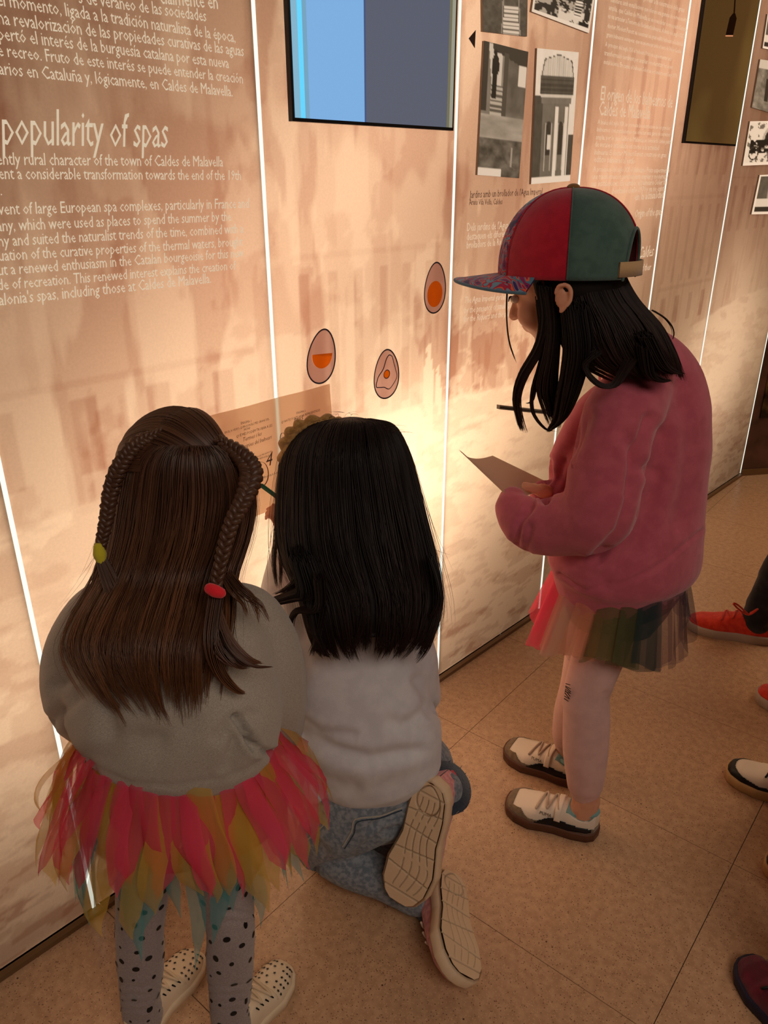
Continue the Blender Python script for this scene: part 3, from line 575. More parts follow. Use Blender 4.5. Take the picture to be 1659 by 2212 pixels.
def path_fn(P, R):
    """free lock: a path of world points with radii; strands fill its section"""
    X = smoothpath(np.hstack([np.array(P, float), np.array(R, float)[:, None]]), 6); tt = np.linspace(0, 1, len(X))
    def S(u, v, w, dx, dy):
        c = np.stack([np.interp(v, tt, X[:, k]) for k in range(3)], -1); r = np.interp(v, tt, X[:, 3]); a = u*2*np.pi; q = np.sqrt(np.clip(w/.012, 0, 1))
        return c + np.stack([np.cos(a)*r*q + dx*.0004, np.sin(a)*r*q, .3*np.sin(a)*r*q], -1)
    return S
def braid(name, P, R, m, parent, turns=9, n=3):
    X = smoothpath(np.hstack([np.array(P, float), np.array(R, float)[:, None]]), 14); C = X[:, :3]; T = np.gradient(C, axis=0); T /= np.linalg.norm(T, axis=1)[:, None]
    A = np.cross(T, [0, -1., .35]); A /= np.linalg.norm(A, axis=1)[:, None]; B = np.cross(T, A); t = np.linspace(0, turns*2*np.pi, len(C)); pc = []
    for k in range(3):
        ph = t + k*2*np.pi/3; Q = C + A*(np.sin(ph)*X[:, 3]*.8)[:, None] + B*(np.sin(2*ph)*X[:, 3]*.42)[:, None]
        pc.append(tube(Q, list(X[:, 3]*.52), 8, 1))
    V = np.concatenate([p[0] for p in pc]); F = []; o = 0
    for p in pc: F += [tuple(i+o for i in f) for f in p[1]]; o += len(p[0])
    me = mesh(name, V, F); c = np.tile(np.array(parent['hc'][:]), (len(V), 1))*rng.uniform(.7, 1.3, (len(V), 1)); setcol(me, c); return link(name, me, m, parent)
def hair_mat(name, rough=.42, tr=.25):
    m = mat(name, None, rough, attr='print', spec=.5, transl=tr); return m
M_hair = hair_mat('hair_strands'); M_hairb = hair_mat('black_hair_strands', .55, .10); M_hairb.node_tree.nodes['Principled BSDF'].inputs['Specular IOR Level'].default_value = .25
M_lash = mat('lash', srgb(24, 16, 14), .5)
M_skin = mat('skin', srgb(214, 156, 126), .5, srgb(204, 142, 112), 30, .4, .6, sss=.25, spec=.35)
def cloth(name, c, c2=None, scale=60, **k): 
    d = dict(rough=.92, bump=.35, bscale=700, sheen=.25, spec=.15); d.update(k); return mat(name, c, col2=c2 or c, scale=scale, **d)
M_grey = cloth('heather_grey_jersey', srgb(178, 168, 156), srgb(150, 140, 128), 520, stretch=(1, 1, 4))
M_white = cloth('off_white_jersey', srgb(214, 210, 212), srgb(204, 200, 204), 30)
M_pink = cloth('rose_jersey', srgb(190, 92, 108), srgb(180, 84, 100), 40)
M_denim = cloth('washed_denim', srgb(142, 146, 152), srgb(106, 114, 124), 110, bscale=900, bump=.5)
M_denimd = cloth('denim_seam', srgb(56, 64, 78), srgb(44, 52, 66), 200); M_thread = cloth('denim_thread', srgb(170, 160, 146))
M_rib = cloth('leggings_pale_pink', srgb(214, 172, 164), srgb(208, 166, 158), 40, sheen=.1)
M_bk = cloth('black_cloth', srgb(22, 22, 26)); M_navy = cloth('navy_denim', srgb(44, 58, 82), srgb(34, 46, 68), 60)
def dots_mat():
    m = cloth('dotted_leggings', srgb(158, 146, 144), srgb(142, 130, 130), 300); nt = m.node_tree; N = nt.nodes; L = nt.links; b = N['Principled BSDF']; src = b.inputs['Base Color'].links[0].from_socket
    tc = N.new('ShaderNodeTexCoord'); mp = N.new('ShaderNodeMapping'); mp.inputs['Scale'].default_value = (1, 1, .82); L.new(tc.outputs['Object'], mp.inputs[0])
    v = N.new('ShaderNodeTexVoronoi'); v.inputs['Scale'].default_value = 40; v.inputs['Randomness'].default_value = .8; L.new(mp.outputs[0], v.inputs[0])
    sz = N.new('ShaderNodeTexWhiteNoise'); L.new(v.outputs['Position'], sz.inputs[0]); mr = N.new('ShaderNodeMapRange'); mr.inputs[3].default_value = .20; mr.inputs[4].default_value = .36; L.new(sz.outputs['Value'], mr.inputs[0])
    lt = N.new('ShaderNodeMath'); lt.operation = 'LESS_THAN'; L.new(v.outputs['Distance'], lt.inputs[0]); L.new(mr.outputs[0], lt.inputs[1])
    mx = N.new('ShaderNodeMix'); mx.data_type = 'RGBA'; L.new(lt.outputs[0], mx.inputs[0]); L.new(src, mx.inputs[6]); mx.inputs[7].default_value = srgb(14, 13, 16); L.new(mx.outputs[2], b.inputs['Base Color']); return m
M_legg = cloth('grey_leggings', srgb(164, 150, 148), srgb(148, 136, 134), 400)
# ---------------------------------------------------------------- shoes
def shoe(parent, heel, toe, up=(0, 0, 1), L=None, w=.038, sty='plain', cols=None, name='shoe', grooves=False, side=1, label=None, ank=None):
    """cols: upper, sole, accent, lining, lace materials; heel and toe are the ends of the sole on the ground"""
    heel = np.array(heel, float); toe = np.array(toe, float); D = toe-heel; L = L or np.linalg.norm(D); M = frame(D, up); hw_x = [0, .03, .10, .25, .45, .68, .85, .95, .99, 1]; hw_y = [.02, .48, .68, .76, .74, 1.0, .92, .66, .36, .02]
    hw = lambda x: w*np.interp(x, hw_x, hw_y); sh = .115*L; ht_x = [0, .05, .3, .42, .55, .72, .88, .97, 1]; ht_y = [.20, .27, .25, .235, .20, .135, .105, .07, .02]; ht = lambda x: L*np.interp(x, ht_x, ht_y)
    cy = lambda x: side*.07*w*np.sin(np.pi*x)*2
    def tw(V): return np.asarray(V) @ M.T + heel
    root = bpy.data.objects.new(name, mesh(name, [(0, 0, 0)], [])); 
    nx, ntt = 96, 56; X = (1-np.cos(np.linspace(0, np.pi, nx)))/2
    def surf(x, t, off=0.0):
        a = t*np.pi/2; cx, sx = np.cos(a), np.sin(a); y = (hw(x)*.97+off)*np.sign(sx)*np.abs(sx)**.62; z = sh*.8 + (ht(x)+off)*np.abs(cx)**.72
        z = np.where(x < .36, np.minimum(z, sh*.8 + L*(.165+.10*np.clip((.09-x)/.09, 0, 1)+ .06*sst(x, .18, .36)) + off), z)
        return np.stack([x*L, y + cy(x), z], -1)
    T_ = np.linspace(-1, 1, ntt); XX, TT = np.meshgrid(X, T_, indexing='ij'); idx = np.arange(nx*ntt).reshape(nx, ntt)
    F = np.stack([idx[:-1, :-1], idx[1:, :-1], idx[1:, 1:], idx[:-1, 1:]], -1).reshape(-1, 4); V = surf(XX.ravel(), TT.ravel())
    o = build(name, [(tw(V), F)], cols['upper'], parent)
    if label: o['label'] = label
    def patch(n, pred, off, m):
        fx = X[:-1]+np.diff(X)/2; ft = T_[:-1]+np.diff(T_)/2; FX, FT = np.meshgrid(fx, ft, indexing='ij'); zr = surf(FX.ravel(), FT.ravel())[:, 2]; k = pred(FX.ravel(), FT.ravel(), (zr-sh*.8)/L)
        if not k.any(): return
        Fp = F[k]; used = np.unique(Fp); mp_ = {a: i for i, a in enumerate(used)}; Vp = surf(XX.ravel()[used], TT.ravel()[used], off); Vi = surf(XX.ravel()[used], TT.ravel()[used], -.001)
        nf = len(used); F2 = [tuple(mp_[i] for i in f) for f in Fp]; ed = {}
        for f in F2:
            for a, b in zip(f, f[1:]+f[:1]): ed[(a, b)] = 1
        sk = [(b, a, a+nf, b+nf) for (a, b) in ed if (b, a) not in ed]; build(n, [(tw(np.concatenate([Vp, Vi])), F2 + sk)], m, o)
    # sole
    ns = 60; ang = np.concatenate([X[::2], X[::-2][:-1] if len(X) % 2 else X[::-2]]); xs = np.concatenate([X, X[::-1]]); sg = np.concatenate([np.ones(nx), -np.ones(nx)]); rings = []
    for z, k, e in ((0, .93, .0), (.12*sh, 1.0, .003), (.85*sh, 1.02, .004), (sh, .97, .003), (sh, .7, 0)):
        xk = .5+(xs-.5)*(1 if k > .95 else .985); rings.append(np.stack([xk*L*(1) + np.where(xs > .5, e, -e)*1.0, sg*hw(xs)*k*1.06 + cy(xs) + sg*e*.3, np.full(len(xs), z) + .07*L*np.clip(xs-.8, 0, 1)**1.5*(1 if sty != 'flat' else 0)], -1))
    Vs = np.concatenate(rings); n2 = len(xs); Fs = [(a*n2+i, a*n2+(i+1) % n2, (a+1)*n2+(i+1) % n2, (a+1)*n2+i) for a in range(4) for i in range(n2)]
    Fs += [(i, i+1, n2-2-i, n2-1-i) for i in range(nx-1)] ; so = build('sole', [(tw(Vs), Fs)], cols['sole'], o)
    if grooves:
        gx, gy = 150, 60; xx, yy = np.meshgrid(np.linspace(.012, .988, gx), np.linspace(-1, 1, gy), indexing='ij'); x = xx.ravel(); y = yy.ravel(); q = np.stack([x*L, y*hw(x)*.95+cy(x)], -1)
        cross = [.10+.0*y, .24+.02*y, .40-.01*y, .56+.02*y, .74-.03*y, .90+.0*y]; d = np.full(len(x), 9.)
        for c in cross: d = np.minimum(d, np.abs(x-c)*L)
        wave = y + .16*np.sin(x*11)*1.0
        for c in (-.62, -.24, .14, .52): d = np.where((x > .13) & (x < .88) & (((x*L/.002) % 40) > 3), np.minimum(d, np.abs(wave-c)*hw(x)+.0002), d)
        heelr = np.abs(np.hypot((x-.14)*L/(.11*L), y/.72)-1)*.018; d = np.minimum(d, heelr)
        gz = np.exp(-(d/.0011)**2); z = -.0028 + .0035*gz + .07*L*np.clip(x-.8, 0, 1)**1.5
        V = np.stack([q[:, 0], q[:, 1], z], -1); id_ = np.arange(gx*gy).reshape(gx, gy); Fg = np.stack([id_[:-1, :-1], id_[:-1, 1:], id_[1:, 1:], id_[1:, :-1]], -1).reshape(-1, 4)
        me = mesh('tread', tw(V), Fg); b0 = np.array(cols['tread'][:3]); setcol(me, b0[None]*(1-.62*gz[:, None])*(1+.06*(fbm(x*5, y, .5, .5, 91)-.5)[:, None])); link('tread', me, mat('tread_rubber', None, .7, attr='print'), o)
    # collar, lining
    oc = [surf(np.array(.03+.165*(1-math.cos(a))), np.array(0.))*[1, 0, 0] + [0, hw(.15)*.62*math.sin(a)+cy(.15), sh*.8+L*(.20+.035*math.cos(a))] for a in np.linspace(0, 2*np.pi, 20)]
    build('collar', [(lambda t: (tw(t[0]), t[1]))(tube(oc, [.0062]*20, 8, 2))], cols['lining'], o)
    if sty != 'slip':
        for i in range(4):
            x = .44 + .058*i; pts = [surf(np.array(x+.028*s_*(1 if i % 2 else -1)), np.array(s_*.34), .003) for s_ in (-1, -.5, 0, .5, 1)]
            build('lace', [(lambda t: (tw(t[0]), t[1]))(tube(pts, [.0026]*5, 7, 3))], cols['lace'], o)
    if sty == 'retro':
        patch('toe_guard', lambda x, t, z: ((x > .90) & (np.abs(t) > .0)) | ((x > .60) & (z < .05+.11*np.clip((x-.72)/.2, 0, 1)) & (np.abs(t) > .45)), .0018, cols['accent'])
        patch('heel_guard', lambda x, t, z: (x < .20) & (z < .075), .0018, cols['accent'])
        for sd in (1, -1): patch('side_stripe', lambda x, t, z, sd=sd: (t*sd > .3) & (x > .05) & (x < .64) & (z > -.01 + .012 + .115*np.clip(.42-x, 0, 1)) & (z < .110 - .10*np.clip(.35-x, 0, 1) - .62*np.clip(x-.50, 0, 1)), .0024, M_bk2)
        patch('strap', lambda x, t, z: (x > .37) & (x < .44) & (np.abs(t) < .8), .0045, cols['upper'])
        patch('lining', lambda x, t, z: (x > .06) & (x < .33) & (np.abs(t) < .42), .0015, cols['lining'])
        cu = bpy.data.curves.new('t', 'FONT'); cu.body = 'PUMA'; cu.size = .0105; cu.align_x = 'CENTER'; cu.extrude = .0003; t = bpy.data.objects.new('t', cu); COL.objects.link(t); dg = bpy.context.evaluated_depsgraph_get(); dg.update()
        me = bpy.data.meshes.new_from_object(t.evaluated_get(dg)); v, _ = getv(me); F2 = [tuple(f.vertices) for f in me.polygons]; bpy.data.objects.remove(t)
        p = surf(np.array(.53), np.array(.62), .004); V = np.stack([p[0]-v[:, 0], np.full(len(v), p[1]+.0), p[2]+v[:, 1]-.002], -1); V[:, 1] += -v[:, 1]*.35 + .0012; build('side_lettering', [(tw(V), F2)], M_bk2, o)
    if sty == 'star':
        r = np.random.default_rng(5)
        for x in np.arange(.68, .97, .066):
            for t in np.arange(-.6, .61, .2):
                tt = t + (.07 if int(round(x/.066)) % 2 else 0); p = surf(np.array(x), np.array(tt), .0008); px_ = surf(np.array(x+.01), np.array(tt), .0008)-p; pt = surf(np.array(x), np.array(tt+.02), .0008)-p
                px_ /= np.linalg.norm(px_)+1e-9; nn = np.cross(px_, pt); nn /= np.linalg.norm(nn)+1e-9; pt = np.cross(nn, px_); R5 = [(.0034 if k % 2 == 0 else .0014) for k in range(10)]
                V = [p + (px_*math.cos(k*math.pi/5) + pt*math.sin(k*math.pi/5))*R5[k] for k in range(10)]; V += [q+nn*.0004*(1 if nn[2] > 0 else -1) for q in V]
                build('star_print', [(tw(V), [tuple(range(10)), tuple(range(19, 9, -1))])], M_bk2, o, False)
        patch('toe_cap', lambda x, t, z: (x > .63) & (x < .645) & (np.abs(t) < .7), .0012, cols['sole'])
        for i in range(4):
            for s_ in (-1, 1):
                x = .40+.06*i; build('eyelet_mark', [(lambda t: (tw(t[0]), t[1]))(tube([surf(np.array(x), np.array(.38*s_), .002), surf(np.array(x+.012), np.array(.50*s_), .002)], [.0016, .0012], 6, 2))], M_bk2, o)
    if sty == 'skate': patch('mudguard', lambda x, t, z: ((x > .93)) | ((z < .055+.03*np.clip((x-.7)/.2, 0, 1)) & (x > .1)), .0018, cols['accent'])
    return o
M_bk2 = mat('black_vinyl', srgb(16, 15, 17), .4); M_wl = mat('white_leather', srgb(226, 208, 188), .5, bump=.1, bscale=500); M_suede = cloth('taupe_suede', srgb(132, 110, 86), srgb(116, 96, 74), 90)
M_gum = mat('gum_rubber', srgb(92, 56, 38), .55); M_teal = cloth('teal_lining', srgb(120, 158, 156)); M_lace = cloth('greige_lace', srgb(186, 160, 138)); M_cream = mat('cream_rubber', srgb(224, 200, 168), .6); M_pinkk = cloth('pink_knit', srgb(228, 160, 158), srgb(206, 132, 134), 90)
M_redc = cloth('red_canvas', srgb(214, 62, 40), srgb(200, 50, 32), 60); M_grsole = mat('grey_rubber', srgb(170, 150, 134), .6)
# ---------------------------------------------------------------- body from joints
def figure(J, head, fwd, up, hs, parent, hands=(True, True), handspec=None, skin=None, thick=1.0):
    P = head_pieces(head, fwd, up, hs); k = thick; rt = np.array(J['shR'])-np.array(J['shL']); rt = rt/np.linalg.norm(rt); dn = -np.array(up, float)/np.linalg.norm(up)
    nb = head + dn*.075*hs - np.array(fwd)/np.linalg.norm(fwd)*.02*hs
    P.append(tube([nb - dn*.03, nb + dn*.02, J['neck'], J['chest']], [.036*k, .034*k, .038*k, .05*k], 16, 4))
    P.append(tube([J['neck'], J['chest'], J['waist'], J['pelvis']], [(.05*k, .04*k), (.095*k, .07*k), (.085*k, .065*k), (.10*k, .08*k)], 20, 4, right=rt))
    for s in 'LR':
        P.append(tube([J['chest']*.6+J['sh'+s]*.4, J['sh'+s], J['el'+s], J['wr'+s]], [.04*k, .036*k, .028*k, .019*k], 14, 5))
        P.append(tube([J['pelvis']*.5+J['hip'+s]*.5, J['hip'+s], J['kn'+s], (J['kn'+s]+J['an'+s])/2, J['an'+s], J['ft'+s]], [.055*k, .050*k, .033*k, .030*k, J.get('ankr', .023)*k, .018*k], 14, 5))
    if handspec is None: handspec = {}
    for s in 'LR':
        hp = handspec.get(s, (J['wr'+s]-J['el'+s], np.array([0, 0, -1.0]), .75, 1 if s == 'L' else -1, None)); P += hand_pieces(J['wr'+s], hp[0], hp[1], .82*k, hp[2], hp[3], hp[4])
    return fuse('body', P, .0042, 4, skin or M_skin, parent)
V3 = lambda *a: np.array(a, float)

# ================================================================== GIRL 1: grey sweatshirt, tutu
g1o = empty('person', tuple(fl(395, 2205))); tag(g1o, 'child in a grey sweatshirt and pink and yellow tutu, seen from behind with two braids', 'person')
g1o['hc'] = list(srgb(92, 60, 42)[:3]); bpy.context.view_layer.update()
hd1 = at(402, 1050, 1.12); f1 = V3(.32, .85, -.35); f1h = V3(.35, .94, 0); r1 = V3(.94, -.35, 0)
anL, anR = fl(305, 2168, .075), fl(497, 2190, .075)
knL, knR = at(303, 1985, anL[1]+.015), at(497, 1990, anR[1]+.015)
J = dict(neck=at(390, 1235, 1.06), chest=at(378, 1330, 1.02), waist=at(378, 1540, .985), pelvis=at(385, 1620, .97), shL=at(235, 1320, 1.04), shR=at(540, 1325, 1.05), elL=at(190, 1470, 1.03), elR=at(585, 1525, 1.05), wrL=at(262, 1480, 1.13), wrR=at(520, 1330, 1.27),
  hipL=at(335, 1680, .95), hipR=at(450, 1680, .95), knL=knL, knR=knR, anL=anL, anR=anR, ftL=anL+V3(.01, .02, -.04), ftR=anR+V3(.01, .02, -.04))
figure(J, hd1, f1, V3(0, .25, 1), 1.0, g1o, thick=.9, handspec={'L': (V3(.5, .5, .6), V3(1, -.3, 0), .8, 1, None), 'R': (V3(-.3, .7, .6), V3(-1, 0, .2), .8, -1, None)}); eyes(hd1, f1, V3(0, .25, 1), 1.0, g1o)
sw = [tube([at(380, 1598, .955), at(378, 1570, .955), at(374, 1510, .965), at(376, 1420, .99), at(384, 1340, 1.02), at(392, 1262, 1.045), at(394, 1235, 1.05)], [(.150, .112), (.168, .128), (.176, .130), (.160, .118), (.142, .10), (.085, .07), (.055, .05)], 34, 5, right=r1),
      tube([at(275, 1320, 1.03), at(225, 1335, 1.03), at(188, 1410, 1.02), at(178, 1490, 1.03), at(205, 1548, 1.07), at(262, 1475, 1.12)], [.055, .060, .064, .064, .052, .036], 20, 5),
      tube([at(480, 1335, 1.03), at(545, 1350, 1.03), at(585, 1440, 1.02), at(592, 1535, 1.03), at(585, 1555, 1.10), at(530, 1360, 1.27)], [.055, .055, .056, .055, .050, .034], 20, 5)]
fuse('sweatshirt', sw, .0065, 5, M_grey, g1o, creases([([(508, 1548), (526, 1576), (546, 1614)], 8, .026), ([(546, 1610), (580, 1628), (625, 1618)], 8, .010), ([(470, 1590), (500, 1556), (540, 1545)], 16, .005), ([(500, 1660), (508, 1590)], 16, .006), ([(400, 1560), (330, 1620), (240, 1640)], 30, .006), ([(215, 1380), (235, 1480), (230, 1580)], 22, .012), ([(120, 1480), (175, 1460)], 12, .006), ([(110, 1560), (170, 1500), (215, 1480)], 14, .007), ([(480, 1660), (505, 1600)], 9, .006), ([(180, 1650), (260, 1590), (330, 1600)], 26, .007), ([(150, 1640), (280, 1690), (380, 1700), (500, 1680), (600, 1625)], 6, .003), ([(520, 1400), (525, 1520)], 3, .0015)], .0030, 15))
for n_, an, kn, hp in (('L', anL, knL, J['hipL']), ('R', anR, knR, J['hipR'])):
    C = [an+V3(0, 0, -.034), an+V3(0, 0, .01), an+(kn-an)*.25, an+(kn-an)*.6, kn, kn+(hp-kn)*.5, hp]
    fuse('leggings_leg', [tube(C, [.0345, .033, .036, .0395, .0405, .050, .062], 24, 6)], .0045, 2, M_legg, g1o, creases([([(an_x-60, y_+8), (an_x, y_+16), (an_x+60, y_)], 5, .0022) for an_x in ((305,) if n_ == 'L' else (497,)) for y_ in (2118, 2136, 2152, 2168)] + [([(450, 1975), (500, 1968), (548, 1976)], 5, .003), ([(450, 1992), (500, 1990), (548, 1994)], 5, .002)], .0006, 60))
dg = bpy.context.evaluated_depsgraph_get(); dg.update()
for lo in [o for o in g1o.children if o.name.startswith('leggings_leg')]:
    i_ = 0 if abs(lo.data.vertices[0].co.x - 0) > 9 else 0; left = np.mean([v.co.x for v in lo.data.vertices]) < np.mean([anL[0], anR[0]]) ; an, kn = (anL, knL) if left else (anR, knR); pcs = []; r = np.random.default_rng(3 if left else 4); pts = []
    for k in range(900):
        tt, a = r.uniform(-.05, 1.9), r.uniform(0, 2*np.pi)
        if all(math.hypot((tt-p[0])*.19, math.atan2(math.sin(a-p[1]), math.cos(a-p[1]))*.038) > .0235 for p in pts): pts.append((tt, a))
    for tt, a in pts:
        d = V3(math.cos(a), math.sin(a), 0); o = an + (kn-an)*tt; h, loc, nr, _ = lo.ray_cast(lo.matrix_world.inverted() @ Vector(o+d*.11), Vector(-d))
        if not h: continue
        loc = np.array(lo.matrix_world @ loc); n = np.array(nr); A = frame(n, V3(0, 0, 1)); rr = r.choice([.0030, .0044, .0056, .0062]); q_ = r.uniform(0, 3); V = [loc + n*(.0007 if k else .0012)*1 + (A[:, 1]*math.cos(b_)*math.cos(q_)*.85 - A[:, 1]*math.sin(b_)*math.sin(q_) + A[:, 2]*math.cos(b_)*math.sin(q_)*.85 + A[:, 2]*math.sin(b_)*math.cos(q_))*rr for k in (1,) for b_ in np.linspace(0, 2*np.pi, 12, endpoint=False)]
        pcs.append((np.array(V + [loc + n*.0011]), [(i, (i+1) % 12, 12) for i in range(12)]))
    dd = build('dot_print', pcs, M_bk2, lo); dd['kind'] = 'stuff'
sc1 = dict(upper=mat('cream_leather', srgb(228, 206, 176), .5, bump=.08, bscale=400), sole=M_cream, accent=M_cream, lining=M_cream, lace=mat('cream_leather2', srgb(214, 190, 158), .6))
for (a, t, sd) in (((anL), fl(428, 2072), 1), ((anR), fl(618, 2098), -1)):
    d = t - V3(a[0], a[1], 0); d[2] = 0; d /= np.linalg.norm(d); d = d/np.linalg.norm(d); toe = V3(t[0], t[1], 0); shoe(g1o, toe-d*.188, toe, L=.188, w=.037, sty='star', cols=sc1, side=sd)
# tutu of separate tulle strips
def tulle(n, c, al, tr=.5): return mat(n, c, .8, transl=tr, alpha=al, spec=.1)
TP, TY, TT_ = tulle('tulle_pink', srgb(250, 92, 124), .60), tulle('tulle_yellow', srgb(232, 192, 82), .50), tulle('tulle_teal', srgb(96, 184, 188), .52)
tc1 = at(385, 1600, .95); rz = np.random.default_rng(12)
def tstrip(ph, ln, wd, flare, m, r0, z0, seed, rxk=1.0):
    r = np.random.default_rng(seed); n = 16; t = np.linspace(0, 1, n); dr = V3(math.cos(ph), math.sin(ph), 0); tg = V3(-math.sin(ph), math.cos(ph), 0)
    rr = r0 + flare*(1-(1-t)**1.6) + .006*np.sin(t*7+r.uniform(0, 6)); z = z0 - ln*t**1.05 + .010*np.exp(-(t/.2)**2); sw_ = (r.normal(0, .014)*t**1.5 + .006*np.sin(t*8+r.uniform(0, 6))*t)
    tw_ = r.normal(0, .5)*t + .3*np.sin(5*t+r.uniform(0, 6)); w = wd*(.45+.75*np.sin(np.pi*np.clip(t*.85+.1, 0, 1))**.8)*np.clip((1-t)*5, .05, 1)*.62; cup = .35*w; V = []
    for i in range(n):
        c = tc1 + V3(0, 0, z[i]-tc1[2]) + dr*V3(rr[i]*rxk, rr[i]*.84, 0) + tg*sw_[i]; a = tg*math.cos(tw_[i]) + dr*math.sin(tw_[i]); b = dr*math.cos(tw_[i]) - tg*math.sin(tw_[i])
        for s in (-1, -.4, .3, 1): V.append(c + a*w[i]*s + b*cup[i]*(1-s*s))
    F = [(i*4+j, i*4+j+1, i*4+4+j+1, i*4+4+j) for i in range(n-1) for j in range(3)]; build('tulle_strip', [(np.array(V), F)], m, g1o)
z0 = tc1[2]+.012
for i in range(34): tstrip(i*2*np.pi/34+rz.uniform(-.07, .07), rz.uniform(.20, .305), rz.uniform(.018, .028), rz.uniform(.04, .085), TT_, .118, z0-.01, 100+i)
for i in range(34): tstrip(i*2*np.pi/34+rz.uniform(-.07, .07)+.1, rz.uniform(.15, .235), rz.uniform(.022, .032), rz.uniform(.05, .105), TY, .126, z0-.005, 200+i)
for i in range(54): tstrip(i*2*np.pi/54+rz.uniform(-.06, .06), rz.uniform(.12, .205), rz.uniform(.017, .026), rz.uniform(.05, .10), TP, .136, z0, 300+i)
for i in range(12): tstrip(rz.uniform(0, 6.28), rz.uniform(.15, .24), rz.uniform(.022, .032), rz.uniform(.05, .10), (TY, TT_)[i % 3 == 0], .142, z0, 500+i)
build('underskirt', [tube([tc1+V3(0, 0, .02), tc1+V3(0, 0, -.05), tc1+V3(0, 0, -.13)], [(.13, .105), (.155, .125), (.165, .135)], 30, 4, caps=False, right=V3(1, 0, 0))], tulle('tulle_pink_inner', srgb(214, 60, 92), .45), g1o)
# hair
H1, H1t = srgb(84, 54, 37), srgb(134, 86, 54)
build('scalp_hair', [ell(hd1+V3(-.002, -.012, .018), .088, .104, .098, frame(V3(.3, .95, 0), V3(0, .3, 1)) if False else None, 28, 20)], mat('hair_core', srgb(34, 22, 16), .7), g1o)
S1 = rows_fn([(962, 318, 486, 1.012, .035), (985, 275, 520, 1.0, .07), (1020, 252, 540, .99, .09), (1080, 240, 550, .982, .10), (1160, 232, 535, .97, .09), (1250, 212, 500, .95, .07), (1340, 166, 490, .885, .06), (1410, 156, 474, .850, .055), (1490, 205, 456, .835, .045), (1575, 275, 432, .835, .03)])
strands('long_brown_hair', S1, 2100, M_hair, g1o, H1, H1t, 22, .00075, (0, .12), (.80, 1.0), 90, .42, .012, 11, seed=11, wave=6)
# parted front hair rolling off the parting to both sides
EC = hd1+V3(-.002, -.012, .018); fa = V3(.30, .95, 0)/np.linalg.norm(V3(.30, .95, 0)); la = V3(-fa[1], fa[0], 0)
for sd in (1, -1):
    def Sp(u, v, w, dx, dy, sd=sd):
        ph = np.radians(26 + 92*u) - v*np.radians(22)*(.3+u); th = np.radians(-2 + 85*v)*sd; k = 1.055 + w*3 - .03*np.exp(-(v/.08)**2)
        d = np.cos(th)[:, None]*(-np.cos(ph)[:, None]*fa + np.sin(ph)[:, None]*V3(0, 0, 1)) + np.sin(th)[:, None]*la
        return EC + d*np.array([.091, .106, .101])*k[:, None] + dx[:, None]*V3(0, 0, .0004) if np.ndim(dx) else EC + d*np.array([.091, .106, .101])*k[:, None]
    strands('parted_hair', Sp, 900, M_hair, g1o, srgb(96, 62, 42), srgb(92, 58, 40), 16, .0009, (0, .03), (.9, 1), 34, .35, .012, 5, seed=40+sd, shell=False, jit=3)
braid('left_braid', [at(350, 932, 1.055), at(297, 958, 1.035), at(260, 1005, 1.02), at(240, 1060, 1.02), at(228, 1130, 1.0), at(214, 1192, .985)], [.005, .009, .010, .010, .0085, .0065], M_hair, g1o, 9)
braid('right_braid', [at(470, 948, 1.05), at(515, 980, 1.03), at(543, 1020, 1.01), at(528, 1075, .965), at(500, 1130, .94), at(480, 1200, .92), at(466, 1270, .905)], [.006, .011, .014, .011, .009, .008, .0065], M_hair, g1o, 9)
strands('hair_tail', path_fn([at(214, 1195, .985), at(232, 1240, .97), at(250, 1290, .95), at(248, 1350, .90), at(215, 1400, .885)], [.006, .010, .013, .014, .004]), 160, M_hair, g1o, H1, H1t, 16, .0008, (0, .02), (.85, 1), 8, .3, .012, 4, seed=61, shell=False)
strands('hair_tail', path_fn([at(466, 1282, .91), at(462, 1330, .885), at(480, 1390, .86), at(520, 1430, .85), at(560, 1438, .86)], [.006, .012, .014, .010, .003]), 200, M_hair, g1o, H1, srgb(110, 66, 44), 18, .0008, (0, .02), (.8, 1), 8, .3, .012, 10, seed=62, shell=False)
strands('hair_tail', path_fn([at(470, 1270, .91), at(455, 1380, .86), at(470, 1450, .85), at(500, 1490, .855), at(520, 1500, .86)], [.010, .010, .008, .005, .002]), 60, M_hair, g1o, H1, H1t, 18, .0008, (0, .02), (.8, 1), 4, .3, .012, 10, seed=63, shell=False)
strands('hair_tail', path_fn([at(490, 1240, .95), at(515, 1275, .93), at(545, 1300, .93), at(562, 1350, .90)], [.010, .012, .010, .003]), 50, M_hair, g1o, H1, H1t, 16, .0007, (0, .02), (.8, 1), 4, .3, .012, 14, seed=64, shell=False)
build('hair_tie', [tube([at(213, 1183, .985), at(216, 1198, .983), at(219, 1211, .98)], [.0075, .0095, .0070], 14, 3)], cloth('yellow_tie', srgb(206, 190, 50)), g1o)['label'] = 'yellow hair tie'
build('hair_tie', [tube([at(454, 1272, .895), at(465, 1277, .893), at(476, 1281, .895)], [.008, .0088, .0075], 14, 3)], cloth('red_tie', srgb(226, 40, 52)), g1o)['label'] = 'red hair tie'
def flyaways(S, n, m, parent, col, seed, amp=16): strands('flyaway_hair', S, n, m, parent, col, col, 14, .00025, (0, .5), (.5, .95), n, .0, .004, amp, seed=seed, shell=False, jit=18)
S1e = lambda u, v, w, dx, dy: S1(np.where(u < .5, .03*u, 1-.03*(1-u)), v, w, dx*1.3, dy)
flyaways(S1e, 130, M_hair, g1o, srgb(110, 72, 50), 71)

